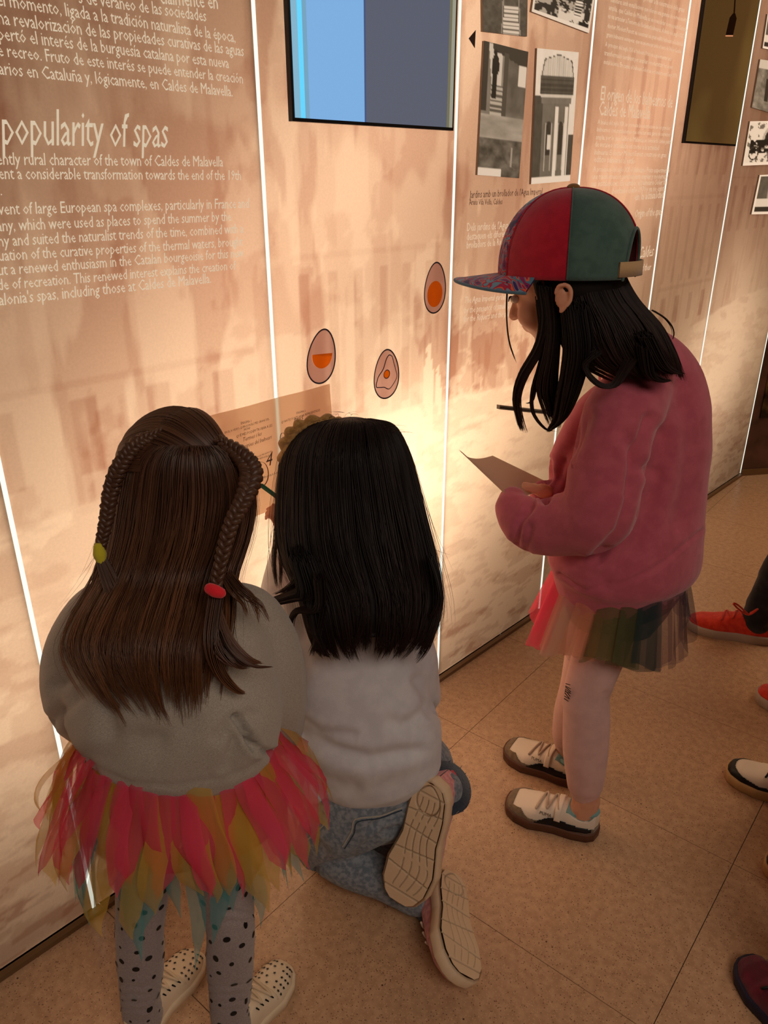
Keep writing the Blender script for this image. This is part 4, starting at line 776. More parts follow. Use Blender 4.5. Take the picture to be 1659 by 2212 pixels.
# ================================================================== GIRL 2: kneeling, white sweater
g2o = empty('person', tuple(fl(800, 1900))); tag(g2o, 'child with long black hair kneeling in white sweater and blue jeans', 'person')
g2o['hc'] = list(srgb(30, 20, 17)[:3]); bpy.context.view_layer.update()
hd2 = at(758, 1035, 1.315); f2 = V3(-.62, .72, -.1); r2 = V3(.9, -.1, .42)
toe1 = fl(858, 1950, .028); heel1 = at(934, 1690, 1.19); toe2 = fl(1008, 2112, .02); heel2 = at_dist(978, 1884, toe2, .225)
toe1, heel1 = [V3(0, 0, CH) + (p_-V3(0, 0, CH))*.945 for p_ in (toe1, heel1)]
vw = lambda p: (V3(0, 0, CH)-p)/np.linalg.norm(V3(0, 0, CH)-p)
up1 = -vw((toe1+heel1)/2) + V3(.30, 0, -.05); toe2, heel2 = [V3(0, 0, CH) + (p_-V3(0, 0, CH))*.968 for p_ in (toe2, heel2)]; up2 = -vw((toe2+heel2)/2) + V3(-.60, .15, .30)
an1 = heel1 + (toe1-heel1)*.18 + frame(toe1-heel1, up1)[:, 2]*.07; an2 = heel2 + (toe2-heel2)*.18 + frame(toe2-heel2, up2)[:, 2]*.06
knL, knR = at(700, 1835, 1.25), at(712, 1790, 1.33)
wrP = at(618, 1160, 1.45)
J = dict(neck=at(748, 1265, 1.27), chest=at(752, 1350, 1.25), waist=at(778, 1530, 1.23), pelvis=at(812, 1680, 1.24), shL=at(640, 1335, 1.28), shR=at(868, 1360, 1.26), elL=at(592, 1370, 1.40), elR=at(895, 1490, 1.32), wrL=wrP, wrR=at(800, 1300, 1.50),
  hipL=at(785, 1730, 1.20), hipR=at(880, 1680, 1.25), knL=knL, knR=knR, anL=an2, anR=an1, ftL=an2+(toe2-heel2)*.25, ftR=an1+(toe1-heel1)*.25)
figure(J, hd2, f2, V3(0, .1, 1), 1.05, g2o, thick=.9, handspec={'L': (at(592, 1095, 1.47)-wrP, V3(-.7, .4, .1), .95, -1, (.55, .9, 1.2, 1.4)), 'R': (V3(-.6, .5, .4), V3(-.5, .8, 0), .7, -1, None)}); eyes(hd2, f2, V3(0, .1, 1), 1.05, g2o)
sw = [tube([at(812, 1636, 1.195), at(802, 1608, 1.20), at(788, 1550, 1.21), at(770, 1450, 1.225), at(758, 1370, 1.24), at(752, 1310, 1.26), at(750, 1280, 1.27)], [(.138, .098), (.142, .108), (.138, .108), (.128, .10), (.120, .09), (.075, .06), (.05, .045)], 34, 5, right=r2),
      tube([at(700, 1350, 1.25), at(628, 1345, 1.26), at(592, 1400, 1.32), at(585, 1400, 1.38), at(600, 1270, 1.43), wrP+V3(0, 0, -.005)], [.05, .052, .048, .045, .036, .027], 18, 5),
      tube([at(830, 1370, 1.25), at(880, 1390, 1.25), at(895, 1480, 1.27), at(890, 1500, 1.34), at(820, 1320, 1.49)], [.05, .052, .05, .045, .03], 18, 5),
      tube([at(640, 1520, 1.22), at(655, 1600, 1.215), at(680, 1680, 1.21), at(720, 1700, 1.20)], [.045, .055, .05, .035], 18, 4)]
fuse('sweater', sw, .0065, 6, M_white, g2o, creases([([(645, 1580), (720, 1618), (800, 1640), (905, 1622)], 16, .010), ([(640, 1545), (690, 1580), (760, 1590)], 12, .006), ([(900, 1470), (918, 1500), (935, 1540)], 12, .009), ([(885, 1560), (925, 1530)], 14, .007), ([(650, 1640), (700, 1690), (760, 1700)], 20, .008), ([(850, 1560), (900, 1580)], 16, .006), ([(640, 1310), (660, 1400), (650, 1470)], 14, .005)], .0022, 22))
jn = [tube([at(800, 1640, 1.22), at(812, 1700, 1.22), at(800, 1735, 1.22)], [(.115, .09), (.125, .10), (.10, .08)], 26, 4, right=r2), tube([at(800, 1725, 1.19), at(745, 1765, 1.19), at(695, 1820, 1.225)], [.088, .080, .058], 22, 5),
      tube([at(880, 1675, 1.25), at(800, 1740, 1.27), at(712, 1790, 1.32)], [.088, .075, .058], 22, 5), tube([at(700, 1818, 1.215), at(745, 1862, 1.18), at(830, 1900, 1.145), an2*.7+at(830, 1895, 1.135)*.3], [.056, .048, .042, .040], 20, 5),
      tube([at(712, 1800, 1.32), at(820, 1800, 1.30), an1], [.055, .052, .046], 20, 5), tube([at(840, 1650, 1.24), at(905, 1650, 1.24), at(915, 1690, 1.26)], [.07, .07, .06], 20, 4)]
fuse('jeans', jn, .006, 4, M_denim, g2o, creases([([(800, 1790), (860, 1750), (880, 1720)], 10, .008), ([(680, 1880), (760, 1850), (830, 1800), (860, 1790)], 8, .010), ([(655, 1800), (700, 1840)], 12, .006), ([(670, 1760), (690, 1790)], 10, .006), ([(790, 1735), (870, 1712), (900, 1680)], 4, .003)], .0012, 50))
def on_mesh_line(name, obj, pix, r, m, parent, off=.001):
    """cord laid on the cloth along the line the photo shows"""
    dg = bpy.context.evaluated_depsgraph_get(); dg.update(); inv = obj.matrix_world.inverted(); P = []
    for x, y in smoothpath([(a, b, 0) for a, b in pix], 4)[:, :2]:
        o = inv @ Vector((0, 0, CH)); d = (inv.to_3x3() @ Vector(ray(x, y))).normalized(); h, loc, nr, _ = obj.ray_cast(o, d)
        if h: P.append(np.array(obj.matrix_world @ loc) + np.array(nr)*off)
    if len(P) > 2: return build(name, [tube(P, [r]*len(P), 6, 1)], m, parent)
jeans = [o for o in g2o.children if o.name.startswith('jeans')][0]
on_mesh_line('belt_seam', jeans, [(790, 1732), (850, 1715), (890, 1690), (920, 1660), (945, 1620)], .0016, M_denimd, jeans)
on_mesh_line('waist_stitching', jeans, [(770, 1742), (840, 1730), (885, 1708)], .0012, M_thread, jeans); on_mesh_line('side_seam', jeans, [(712, 1742), (705, 1775), (668, 1812)], .0016, M_thread, jeans)
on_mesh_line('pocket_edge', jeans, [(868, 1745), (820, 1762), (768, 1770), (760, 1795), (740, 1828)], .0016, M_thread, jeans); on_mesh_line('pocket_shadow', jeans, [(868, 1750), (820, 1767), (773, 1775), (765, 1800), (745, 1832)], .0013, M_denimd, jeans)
on_mesh_line('belt_loop', jeans, [(898, 1640), (910, 1660), (916, 1680)], .0022, M_thread, jeans); on_mesh_line('fly_seam', jeans, [(935, 1600), (932, 1640), (905, 1668)], .0016, M_denimd, jeans)
for k_, (c_, ax, cuffm) in enumerate(((an1, toe1-heel1, 0), (an2, toe2-heel2, 0))):
    prev = (at(820, 1800, 1.30), at(830, 1895, 1.135))[k_]; d = (c_-prev)/np.linalg.norm(c_-prev)
    build('frayed_cuff', [tube([c_-d*.02, c_+d*.01, c_+d*.03], [(.047, .050, .052), (.040, .041, .042)][k_], 26, 3, caps=False)], M_denimd, g2o)
    for q in range(46):
        a = q*2*np.pi/46; A = frame(d, V3(0, 0, 1)); e = c_+d*.026 + (A[:, 1]*math.cos(a)+A[:, 2]*math.sin(a))*(.051, .041)[k_]; build('fray_thread', [tube([e, e+d*.012+rz.normal(0, .003, 3)], [.0011, .0006], 4, 1)], M_thread if q % 3 else M_denimd, g2o) if q % 2 == 0 and e[2] > .012 else None
sc2 = dict(upper=M_pinkk, sole=mat('beige_rubber', srgb(222, 192, 158), .65), accent=M_pinkk, lining=mat('pink_lining', srgb(206, 90, 96), .8), lace=M_wl, tread=srgb(222, 190, 154))
shoe(g2o, heel1, toe1, up1, w=.050, sty='plain', cols=sc2, grooves=True, side=-1); shoe(g2o, heel2, toe2, up2, w=.053, sty='plain', cols=sc2, grooves=True, side=1)
H2, H2t = srgb(30, 20, 17), srgb(46, 28, 22)
build('scalp_hair', [ell(hd2+V3(.004, -.006, .018), .098, .098, .098, None, 28, 20)], mat('hair_core2', srgb(16, 11, 10), .7), g2o)
S2 = rows_fn([(904, 715, 800, 1.29, .02), (918, 655, 852, 1.25, .05), (975, 612, 884, 1.205, .10), (1060, 600, 906, 1.18, .11), (1150, 600, 926, 1.15, .10), (1220, 616, 938, 1.12, .09), (1290, 652, 944, 1.09, .07), (1350, 672, 934, 1.07, .06), (1395, 690, 912, 1.065, .05), (1432, 715, 880, 1.065, .04)])
strands('long_black_hair', S2, 2300, M_hairb, g2o, H2, H2t, 22, .0008, (0, .12), (.84, 1.0), 70, .4, .012, 10, seed=21, backth=.10, wave=5)
lock = lambda P, R, n, sd, sway=6, g=None, m=None, c=None, ct=None: strands('hair_lock', path_fn(P, R), n, m or M_hairb, g or g2o, c or H2, ct or H2t, 18, .0008, (0, .03), (.85, 1), 6, .3, .012, sway, seed=sd, shell=False)
lock([at(650, 1200, 1.14), at(668, 1270, 1.12), at(640, 1285, 1.12), at(590, 1300, 1.13), at(552, 1312, 1.13)], [.02, .022, .014, .009, .003], 260, 81)
lock([at(690, 1240, 1.10), at(690, 1310, 1.09), at(640, 1320, 1.10), at(624, 1350, 1.10), at(628, 1385, 1.10)], [.012, .010, .006, .004, .002], 60, 82); lock([at(670, 1300, 1.10), at(680, 1360, 1.085), at(700, 1410, 1.08), at(708, 1418, 1.08)], [.006, .006, .004, .001], 26, 83); lock([at(700, 1310, 1.09), at(685, 1380, 1.085), at(672, 1420, 1.08)], [.006, .004, .001], 20, 84)
lock([at(603, 1080, 1.26), at(596, 1160, 1.26), at(592, 1220, 1.25), at(600, 1278, 1.22)], [.004, .0045, .0035, .001], 26, 85, 2); lock([at(608, 1090, 1.26), at(604, 1170, 1.25), at(606, 1230, 1.24), at(604, 1275, 1.22)], [.003, .002, .002, .001], 10, 86, 2); lock([at(930, 1200, 1.14), at(945, 1250, 1.12), at(948, 1300, 1.10), at(925, 1345, 1.09)], [.008, .008, .006, .001], 50, 87, 4)
lock([at(640, 1180, 1.15), at(648, 1240, 1.14), at(625, 1268, 1.14), at(590, 1285, 1.14)], [.012, .010, .006, .001], 60, 88, 5)
S2e = lambda u, v, w, dx, dy: S2(np.where(u < .5, .03*u, 1-.03*(1-u)), v, w, dx*1.2, dy); flyaways(S2e, 110, M_hairb, g2o, srgb(70, 46, 36), 91, 9)
S2t = lambda u, v, w, dx, dy: atv(640+230*u+dx+14*v*(u-.4), 912-10*np.sin(np.pi*u)+np.abs(u-.45)*70 - 16*np.sin(np.pi*v)*.8 + dy*.2, 1.26+.0*v+w); flyaways(S2t, 50, M_hairb, g2o, srgb(70, 46, 36), 92, 8)
# padded twisted hairband
hb = [at(612, 985, 1.29), at(616, 950, 1.28), at(632, 925, 1.275), at(655, 910, 1.275), at(690, 903, 1.28), at(725, 903, 1.30)]; X = smoothpath(hb, 10)
pc = [];
for k in range(2):
    t = np.linspace(0, 5*np.pi, len(X))+k*np.pi; pc.append(tube(X + np.stack([np.cos(t)*.005, 0*t+.004, np.sin(t)*.005-.006], 1), [.0078]*len(X), 10, 1))
build('hairband', pc, cloth('tan_velvet', srgb(186, 142, 84), srgb(160, 116, 64), 120), g2o)['label'] = 'tan twisted hairband'
# pencil, held
pa, pb = at(556, 1042, 1.476), at(594, 1070, 1.46); pd = (pb-pa)/np.linalg.norm(pb-pa); pen = empty('pencil', tuple(pb)); tag(pen, 'green pencil in the hand between the two nearest heads', 'pencil'); bpy.context.view_layer.update()
build('shaft', [tube([pa+pd*.012, pb+pd*.07], [.005, .005], 6, 1)], mat('green_lacquer', srgb(44, 104, 84), .35), pen, False); build('tip', [tube([pa, pa+pd*.012], [.0006, .0042], 6, 1)], mat('pencil_wood', srgb(196, 150, 100), .6), pen, False)

# worksheet flat on the wall
ps = empty('paper_sheet', tuple(wp(.72, .76, 0))); tag(ps, 'printed worksheet with handwriting held against the glowing wall, above two heads', 'paper'); bpy.context.view_layer.update()
q = [wl(428, 905, .004), wl(713, 829, .004), None, None]; dv = np.array([.012, -.235]); q[2] = tuple(np.array(q[1])+dv); q[3] = tuple(np.array(q[0])+dv)
ns, nt = 24, 18; s, t = np.meshgrid(np.linspace(0, 1, ns), np.linspace(0, 1, nt)); s, t = s.ravel(), t.ravel(); P = lerp4(q, s, t); V = np.array([wp(a, b, .004+.0015*math.sin(a*40)+.004*tt*tt) for (a, b), tt in zip(P, t)]); idx = np.arange(ns*nt).reshape(nt, ns)
Fp = np.stack([idx[:-1, :-1], idx[1:, :-1], idx[1:, 1:], idx[:-1, 1:]], -1).reshape(-1, 4)
build('sheet', [(V, Fp)], mat('paper_white', srgb(226, 196, 170), .85, transl=.72, spec=.1), ps)
HSC = 1.2; M_ink = mat('printer_ink', srgb(70, 50, 44), .8); M_pencil = mat('graphite', srgb(118, 92, 80), .8)
L_ = lambda s_, x0, y0, x1, y1: (s_, (x0, y0), (x1, y1))
Vt, Ft = text_mesh([L_('ENIGMA 1', 515, 915, 537, 910), L_('EN EL 3r VIDEO, QUIN SÓN ELS MÉS GRANS DEL', 480, 935, 576, 905), L_('MÓN?', 522, 929, 535, 925), L_('QUÈ MÉS PODEM TROBAR A LES', 505, 944, 583, 919), L_('ENIGMA 3', 635, 893, 654, 888), L_('QUANTES FONTS HI HA REPRESENTADES', 602, 913, 686, 886), L_('ENIGMA 2', 535, 981, 545, 978), L_('QUINES SÓN LES MÉS ANTIGUES?', 535, 992, 582, 974), L_('LA RESPOSTA ÉS', 550, 992, 577, 984), L_('Encercla la bona', 565, 1031, 596, 1020)], off=.0085)
build('printed_text', [(Vt, Ft)], M_ink, ps, False)
for hw_ in (L_('Termes i les', 520, 952, 560, 938), L_('aigües del balneari', 522, 966, 582, 945), L_('4', 570, 1006, 585, 1001), L_('tres', 630, 913, 650, 905)): build('handwriting', [text_mesh([hw_], shear=.3, off=.0085)], M_pencil, ps, False)
cc = [wl(563+15*math.cos(a)*1.0-3, 1022+26*math.sin(a)) for a in np.linspace(0, 2*np.pi, 30, endpoint=False)]; build('pencil_circle', [ring_poly(cc, .0007, .006, .0085)], M_pencil, ps, False)
cc = [wl(606+6*math.cos(a), 946+13*math.sin(a)) for a in np.linspace(0, 2*np.pi, 20, endpoint=False)]; build('pencil_circle', [ring_poly(cc, .0007, .006, .0085)], M_pencil, ps, False)

# ================================================================== GIRL 3: cap, pink sweatshirt
g3o = empty('person', tuple(fl(1240, 1740))); tag(g3o, 'child in a multicoloured cap and pink sweatshirt reading a folded sheet', 'person')
g3o['hc'] = list(srgb(26, 16, 14)[:3]); bpy.context.view_layer.update()
hd3 = at(1213, 606, 1.40); f3 = V3(-.80, .46, -.40); u3 = V3(-.28, .18, 1)
a3n, a3f = at(1262, 1745, 1.345), at(1222, 1625, 1.545)
J = dict(neck=at(1330, 770, 1.42), chest=at(1380, 880, 1.44), waist=at(1375, 1060, 1.45), pelvis=at(1345, 1240, 1.44), shL=at(1340, 880, 1.36), shR=at(1310, 890, 1.55), elL=at(1290, 1120, 1.30), elR=at(1260, 1080, 1.62), wrL=at(1195, 1122, 1.37), wrR=at(1170, 1060, 1.52),
  hipL=at(1330, 1300, 1.40), hipR=at(1300, 1300, 1.50), knL=at(1268, 1490, 1.375), knR=at(1256, 1480, 1.52), ankr=.037, anL=a3n, anR=a3f, ftL=a3n+V3(-.05, .02, -.04), ftR=a3f+V3(-.05, .02, -.04))
figure(J, hd3, f3, u3, 1.02, g3o, thick=.86, handspec={'L': (at(1122, 1102, 1.415)-at(1195, 1122, 1.37), V3(.1, .2, -1), 1.2, 1, None), 'R': (V3(-.9, .1, .2), V3(0, 0, -1), .9, -1, None)}); eyes(hd3, f3, u3, 1.02, g3o)
r3 = V3(.9, .42, .1)
sw = [tube([at(1342, 1236, 1.43), at(1348, 1210, 1.43), at(1358, 1150, 1.44), at(1375, 1050, 1.45), at(1395, 930, 1.455), at(1398, 840, 1.455), at(1370, 775, 1.44), at(1345, 745, 1.43)], [(.155, .118), (.172, .135), (.160, .135), (.146, .125), (.128, .115), (.108, .10), (.075, .07), (.05, .05)], 36, 5, right=r3),
      tube([at(1400, 830, 1.40), at(1345, 890, 1.345), at(1315, 1000, 1.31), at(1292, 1105, 1.30), at(1225, 1135, 1.33), at(1150, 1135, 1.37), at(1112, 1100, 1.41), at(1108, 1082, 1.43)], [.055, .068, .066, .070, .060, .052, .040, .030], 22, 5),
      tube([at(1390, 850, 1.50), at(1300, 900, 1.54), at(1245, 1000, 1.58), at(1235, 1090, 1.60), at(1180, 1070, 1.54)], [.055, .06, .056, .055, .036], 20, 5)]
fuse('sweatshirt', sw, .0068, 5, M_pink, g3o, creases([([(1400, 905), (1370, 990), (1362, 1080), (1340, 1150), (1290, 1205)], 13, .014), ([(1430, 940), (1420, 1040), (1370, 1180), (1300, 1255)], 20, .010), ([(1470, 830), (1490, 960), (1470, 1120)], 24, .007), ([(1185, 1000), (1182, 1050), (1178, 1080)], 10, .012), ([(1215, 1000), (1200, 1050), (1180, 1080)], 9, .008), ([(1115, 1180), (1120, 1130), (1150, 1090)], 9, .009), ([(1135, 1190), (1145, 1140)], 9, .006), ([(1350, 940), (1385, 1010), (1410, 1020)], 14, .008), ([(1225, 1003), (1290, 1025), (1358, 1072)], 3.5, .003), ([(1262, 900), (1240, 1000)], 3, .0025), ([(1205, 1240), (1265, 1275), (1340, 1262), (1420, 1225), (1515, 1145)], 4, .005), ([(1215, 990), (1240, 960), (1270, 900)], 14, .007)], .002, 20))
# tulle skirt of colour panels
sk0, sk1 = at(1348, 1200, 1.43), at(1315, 1362, 1.42)
hues = [('rose', (222, 176, 158)), ('peach', (226, 158, 122)), ('olive', (126, 118, 76)), ('moss', (102, 102, 70)), ('petrol', (60, 76, 78)), ('mauve', (148, 106, 104)), ('plum', (86, 58, 70)), ('slate', (70, 66, 84)), ('violet', (120, 96, 130)), ('pink', (220, 160, 156))]
angs = [(196, 226), (222, 244), (240, 262), (258, 276), (272, 292), (288, 312), (308, 332), (328, 360), (0, 90), (86, 200)]
for (hn, hc), (a0, a1) in zip(hues, angs):
    for ly in range(2):
        nA, nZ = max(10, int((a1-a0)/1.2)), 16; V = []; rp = np.random.default_rng(int(a0)+ly*1000); p1, p2 = rp.uniform(0, 6, 2)
        for j in range(nZ):
            t = j/(nZ-1)
            for i in range(nA):
                a = math.radians(a0-4*ly+(a1-a0+6*ly)*i/(nA-1)); c = sk0*(1-t)+sk1*t; rr = (.118+.052*t**.8) - .014*ly + (.002+.009*t)*math.sin(a*11+p1) + .002*t*math.sin(a*29+p2)
                zz = (.006*math.sin(a*9+p2) - .012*ly + .020*math.sin(a*3+1.2))*t; V.append(c + V3(math.cos(a)*rr, math.sin(a)*rr*.86, zz + .03*t*max(0, math.cos(a))))
        F = [(j*nA+i, j*nA+i+1, (j+1)*nA+i+1, (j+1)*nA+i) for j in range(nZ-1) for i in range(nA-1)]
        build('tulle_panel', [(np.array(V), F)], tulle('tulle_'+hn, srgb(*hc), .42 if hn not in ('olive', 'moss', 'petrol') else .62, .45), g3o)
build('skirt_lining', [tube([sk0, sk0*.5+sk1*.5, sk0*.12+sk1*.88], [(.112, .095), (.118, .10), (.09, .085)], 26, 4, caps=False, right=V3(1, 0, 0))], mat('lining_cloth', srgb(134, 122, 84), .9, transl=.3, alpha=.6), g3o)
for an, kn, hp in ((a3n, J['knL'], J['hipL']), (a3f, J['knR'], J['hipR'])):
    build('sock', [tube([an+V3(-.002, 0, -.038), an+V3(0, 0, -.012)], [(.036, .034), (.034, .031)], 20, 3, caps=False)], M_teal, g3o); e = an + (kn-an)*.17
    fuse('leggings_leg', [tube([e, an+(kn-an)*.22, an+(kn-an)*.5, kn*.8+an*.2, kn, kn+(hp-kn)*.5, hp], [.036, .041, .050, .051, .050, .056, .062], 24, 6)], .0045, 3, M_rib, g3o, creases([([(1310, 1500), (1322, 1545)], 8, .003)], .0008, 30))
Vt = []; kc = J['knL'] + V3(-.048, -.02, .01)
for i in range(9):
    z_ = .018-.0045*i; p = kc + V3(0, 0, z_); ln = (.006, .010, .012, .009, .013, .011, .008, .010, .006)[i]; Vt.append(tube([p+V3(-.004, .003, rz.normal(0, .002)), p+V3(.001+ln*.25, -ln, rz.normal(0, .002))], [.0011, .0008], 5, 2))
build('knee_print', Vt, M_bk2, g3o)['label'] = 'small black print on the knee'
sc3 = dict(upper=M_wl, sole=M_gum, accent=M_suede, lining=M_teal, lace=M_lace)
for heel, toe, sd in ((fl(1290, 1804), fl(1096, 1738), 1), (fl(1262, 1694), fl(1094, 1622), 1)):
    shoe(g3o, heel, toe, L=None, w=.047, sty='retro', cols=sc3, side=sd)
# hair under the cap
H3, H3t = srgb(28, 17, 14), srgb(52, 31, 24)
M_ = frame(f3, u3); hq = lambda a, b, d: hd3 + (M_[:, 0]*a + M_[:, 1]*b + M_[:, 2]*d)
build('scalp_hair', [ell(hq(-.028, 0, .010), .088, .086, .094, M_, 28, 20)], mat('hair_core3', srgb(16, 10, 9), .7), g3o)
S3 = rows_fn([(572, 1205, 1346, 1.34, .05), (605, 1196, 1356, 1.318, .07), (650, 1196, 1382, 1.30, .08), (700, 1206, 1425, 1.285, .08), (750, 1225, 1450, 1.275, .07), (790, 1262, 1462, 1.275, .06), (825, 1335, 1470, 1.28, .05)])
strands('long_dark_hair', S3, 1700, M_hairb, g3o, H3, H3t, 20, .0008, (0, .1), (.80, 1.0), 44, .55, .012, 7, seed=31, backth=.08)
lk3 = lambda P, R, n, sd, sway=5: lock(P, R, n, sd, sway, g3o, M_hairb, H3, H3t)
lk3([at(1172, 612, 1.33), at(1182, 680, 1.325), at(1168, 745, 1.33), at(1130, 810, 1.34), at(1116, 860, 1.35), at(1124, 910, 1.35), at(1136, 942, 1.35)], [.012, .014, .010, .009, .006, .004, .001], 190, 101, 3)
lk3([at(1190, 615, 1.325), at(1195, 700, 1.32), at(1190, 760, 1.32), at(1180, 830, 1.33), at(1190, 880, 1.33), at(1200, 925, 1.33)], [.020, .014, .014, .018, .014, .003], 300, 102)
lk3([at(1240, 650, 1.30), at(1250, 740, 1.29), at(1240, 800, 1.29), at(1225, 860, 1.29), at(1210, 905, 1.30), at(1185, 935, 1.32)], [.024, .026, .022, .018, .010, .001], 420, 103)
lk3([at(1160, 640, 1.33), at(1170, 760, 1.33), at(1150, 840, 1.35), at(1150, 890, 1.35), at(1175, 925, 1.34), at(1200, 932, 1.33)], [.004, .003, .003, .003, .003, .001], 26, 104, 2)
lk3([at(1290, 760, 1.27), at(1262, 790, 1.265), at(1290, 828, 1.26), at(1325, 832, 1.26), at(1348, 800, 1.265), at(1365, 770, 1.27)], [.010, .005, .007, .007, .008, .012], 110, 105, 2)
lk3([at(1390, 720, 1.28), at(1420, 780, 1.275), at(1445, 800, 1.275), at(1475, 808, 1.28)], [.016, .016, .010, .001], 180, 106); lk3([at(1390, 740, 1.275), at(1400, 800, 1.27), at(1425, 820, 1.27), at(1452, 822, 1.275)], [.014, .012, .008, .001], 120, 107)
lk3([at(1410, 670, 1.30), at(1440, 690, 1.30), at(1456, 715, 1.30), at(1452, 740, 1.30)], [.003, .002, .002, .001], 8, 108, 1); lk3([at(1096, 608, 1.35), at(1094, 680, 1.37), at(1100, 740, 1.38), at(1118, 790, 1.37)], [.0015, .001, .001, .0006], 5, 109, 1)
lk3([at(1180, 700, 1.32), at(1178, 780, 1.335), at(1160, 830, 1.34), at(1150, 866, 1.34), at(1134, 872, 1.35)], [.004, .003, .002, .002, .001], 14, 110, 2)
# ear showing in front of the hair
eM = frame(V3(-.85, .2, -.1), V3(-.1, 0, 1)); ec = at(1213, 645, 1.285)
fuse('ear', [tube([ec + eM[:, 0]*x_ + eM[:, 2]*z_ for x_, z_ in ((.010, .009), (.004, .020), (-.009, .020), (-.015, .010), (-.013, -.005), (-.005, -.015), (.001, -.020))], [.0025, .0035, .004, .004, .0038, .0036, .004], 10, 4), ell(ec+V3(0, .004, 0), .011, .003, .017, eM)], .0025, 2, M_skin, g3o)
# cap
cu_ = V3(-.02, .05, 1); cf = V3(-.87, .46, -.03); CM = frame(cf, cu_); cc3 = hq(-.016, 0, .015); cap = empty('cap', tuple(cc3)); cap.parent = g3o; bpy.context.view_layer.update(); cap.matrix_parent_inverse = g3o.matrix_world.inverted(); bpy.context.view_layer.update()
cap['label'] = 'cap of red, green, teal and purple panels with a patterned brim'
CC = lambda a, b, d: cc3 + CM[:, 0]*a + CM[:, 1]*b + CM[:, 2]*d
M_capr = cloth('cap_red', srgb(178, 28, 48), srgb(166, 22, 42), 50); M_capg = cloth('cap_green', srgb(76, 100, 92), srgb(66, 90, 82), 50)
def print_mat():
    m = cloth('cap_print', srgb(0, 0, 0)); nt = m.node_tree; N = nt.nodes; L = nt.links; b = N['Principled BSDF']; tc = N.new('ShaderNodeTexCoord'); w = N.new('ShaderNodeTexNoise'); w.inputs['Scale'].default_value = 16; w.inputs['Detail'].default_value = 1; w.inputs['Distortion'].default_value = 2.5
    L.new(tc.outputs['Object'], w.inputs[0]); r = N.new('ShaderNodeValToRGB'); r.color_ramp.interpolation = 'CONSTANT'; cs = [(0, srgb(38, 34, 88)), (.40, srgb(140, 30, 90)), (.47, srgb(84, 124, 146)), (.52, srgb(226, 96, 60)), (.55, srgb(168, 34, 70)), (.60, srgb(110, 150, 168)), (.66, srgb(64, 40, 104))]
    e = r.color_ramp.elements; e[0].color = cs[0][1]; e[1].position = cs[1][0]; e[1].color = cs[1][1]
    for p_, c_ in cs[2:]: q_ = e.new(p_); q_.color = c_
    L.new(w.outputs['Fac'], r.inputs[0]); L.new(r.outputs[0], b.inputs['Base Color']); return m
M_capp = print_mat(); CRX, CRY, CRZ = .122, .104, .130
def dome(a, t, o=0.0): 
    k = math.sin(t)**.86 if t > 0 else 0; return CC((CRX+o)*math.cos(a)*k, (CRY+o)*math.sin(a)*k, (CRZ+o)*math.cos(t)**.92 - .0 if t < math.pi/2 else -(t-math.pi/2)*.1)
def archz(a): # opening at the back
    d = abs(((a - math.pi + math.pi) % (2*math.pi)) - math.pi); w = .50; return (math.pi/2+.12) if d > w else (math.pi/2+.12) - (.62*math.sqrt(max(0, 1-(d/w)**2)))
segs = [(-36, 46, M_capp), (46, 103, M_capr), (103, 180, M_capg), (180, 268, M_capr), (268, 324, M_capg)]
for a0, a1, mm in segs:
    nA, nT = 26, 22; V = []
    for o in (.0, -.003):
        for j in range(nT):
            for i in range(nA):
                a = math.radians(a0+(a1-a0)*i/(nA-1)); te = archz(a); V.append(dome(a, .02+(te-.02)*j/(nT-1), o + (0 if 0 < i < nA-1 else -.0012)))
    k = nA*nT; F = [(j*nA+i, (j+1)*nA+i, (j+1)*nA+i+1, j*nA+i+1) for j in range(nT-1) for i in range(nA-1)]; F += [tuple(q+k for q in f[::-1]) for f in F]; F += [((nT-1)*nA+i, (nT-1)*nA+i+k, (nT-1)*nA+i+1+k, (nT-1)*nA+i+1) for i in range(nA-1)]
    build('crown_panel', [(np.array(V), F)], mm, cap)
for a_ in (46, 103, 180, 268, 324):
    te = archz(math.radians(a_)); build('panel_seam', [tube([dome(math.radians(a_), .03+(te-.06)*j/14, .0006) for j in range(15)], [.0014]*15, 6, 1)], M_capg if a_ in (103,) else M_capr, cap)
build('cap_button', [ell(CC(0, 0, CRZ+.001), .011, .011, .006, CM)], cloth('cap_mustard', srgb(132, 92, 44)), cap)
d_ = .50; build('arch_trim', [tube([dome(math.pi+x, archz(math.pi+x), .0008) for x in np.linspace(-.52, .52, 17)], [.0028]*17, 7, 2)], M_capg, cap)
V = []; nA = 14
for o in (.001, .0035):
    for zz in (-.012, .012):
        for i in range(nA): a = math.pi - .62 + 1.24*i/(nA-1); V.append(CC((CRX+o)*math.cos(a)*1.0, (CRY+o)*math.sin(a), zz+.004))
F = []
for i in range(nA-1): F += [(i, i+1, nA+i+1, nA+i), (2*nA+i, 3*nA+i, 3*nA+i+1, 2*nA+i+1), (i, 2*nA+i, 2*nA+i+1, i+1), (nA+i, nA+i+1, 3*nA+i+1, 3*nA+i)]
build('back_strap', [(np.array(V), F)], cloth('strap_tan', srgb(186, 150, 108)), cap)
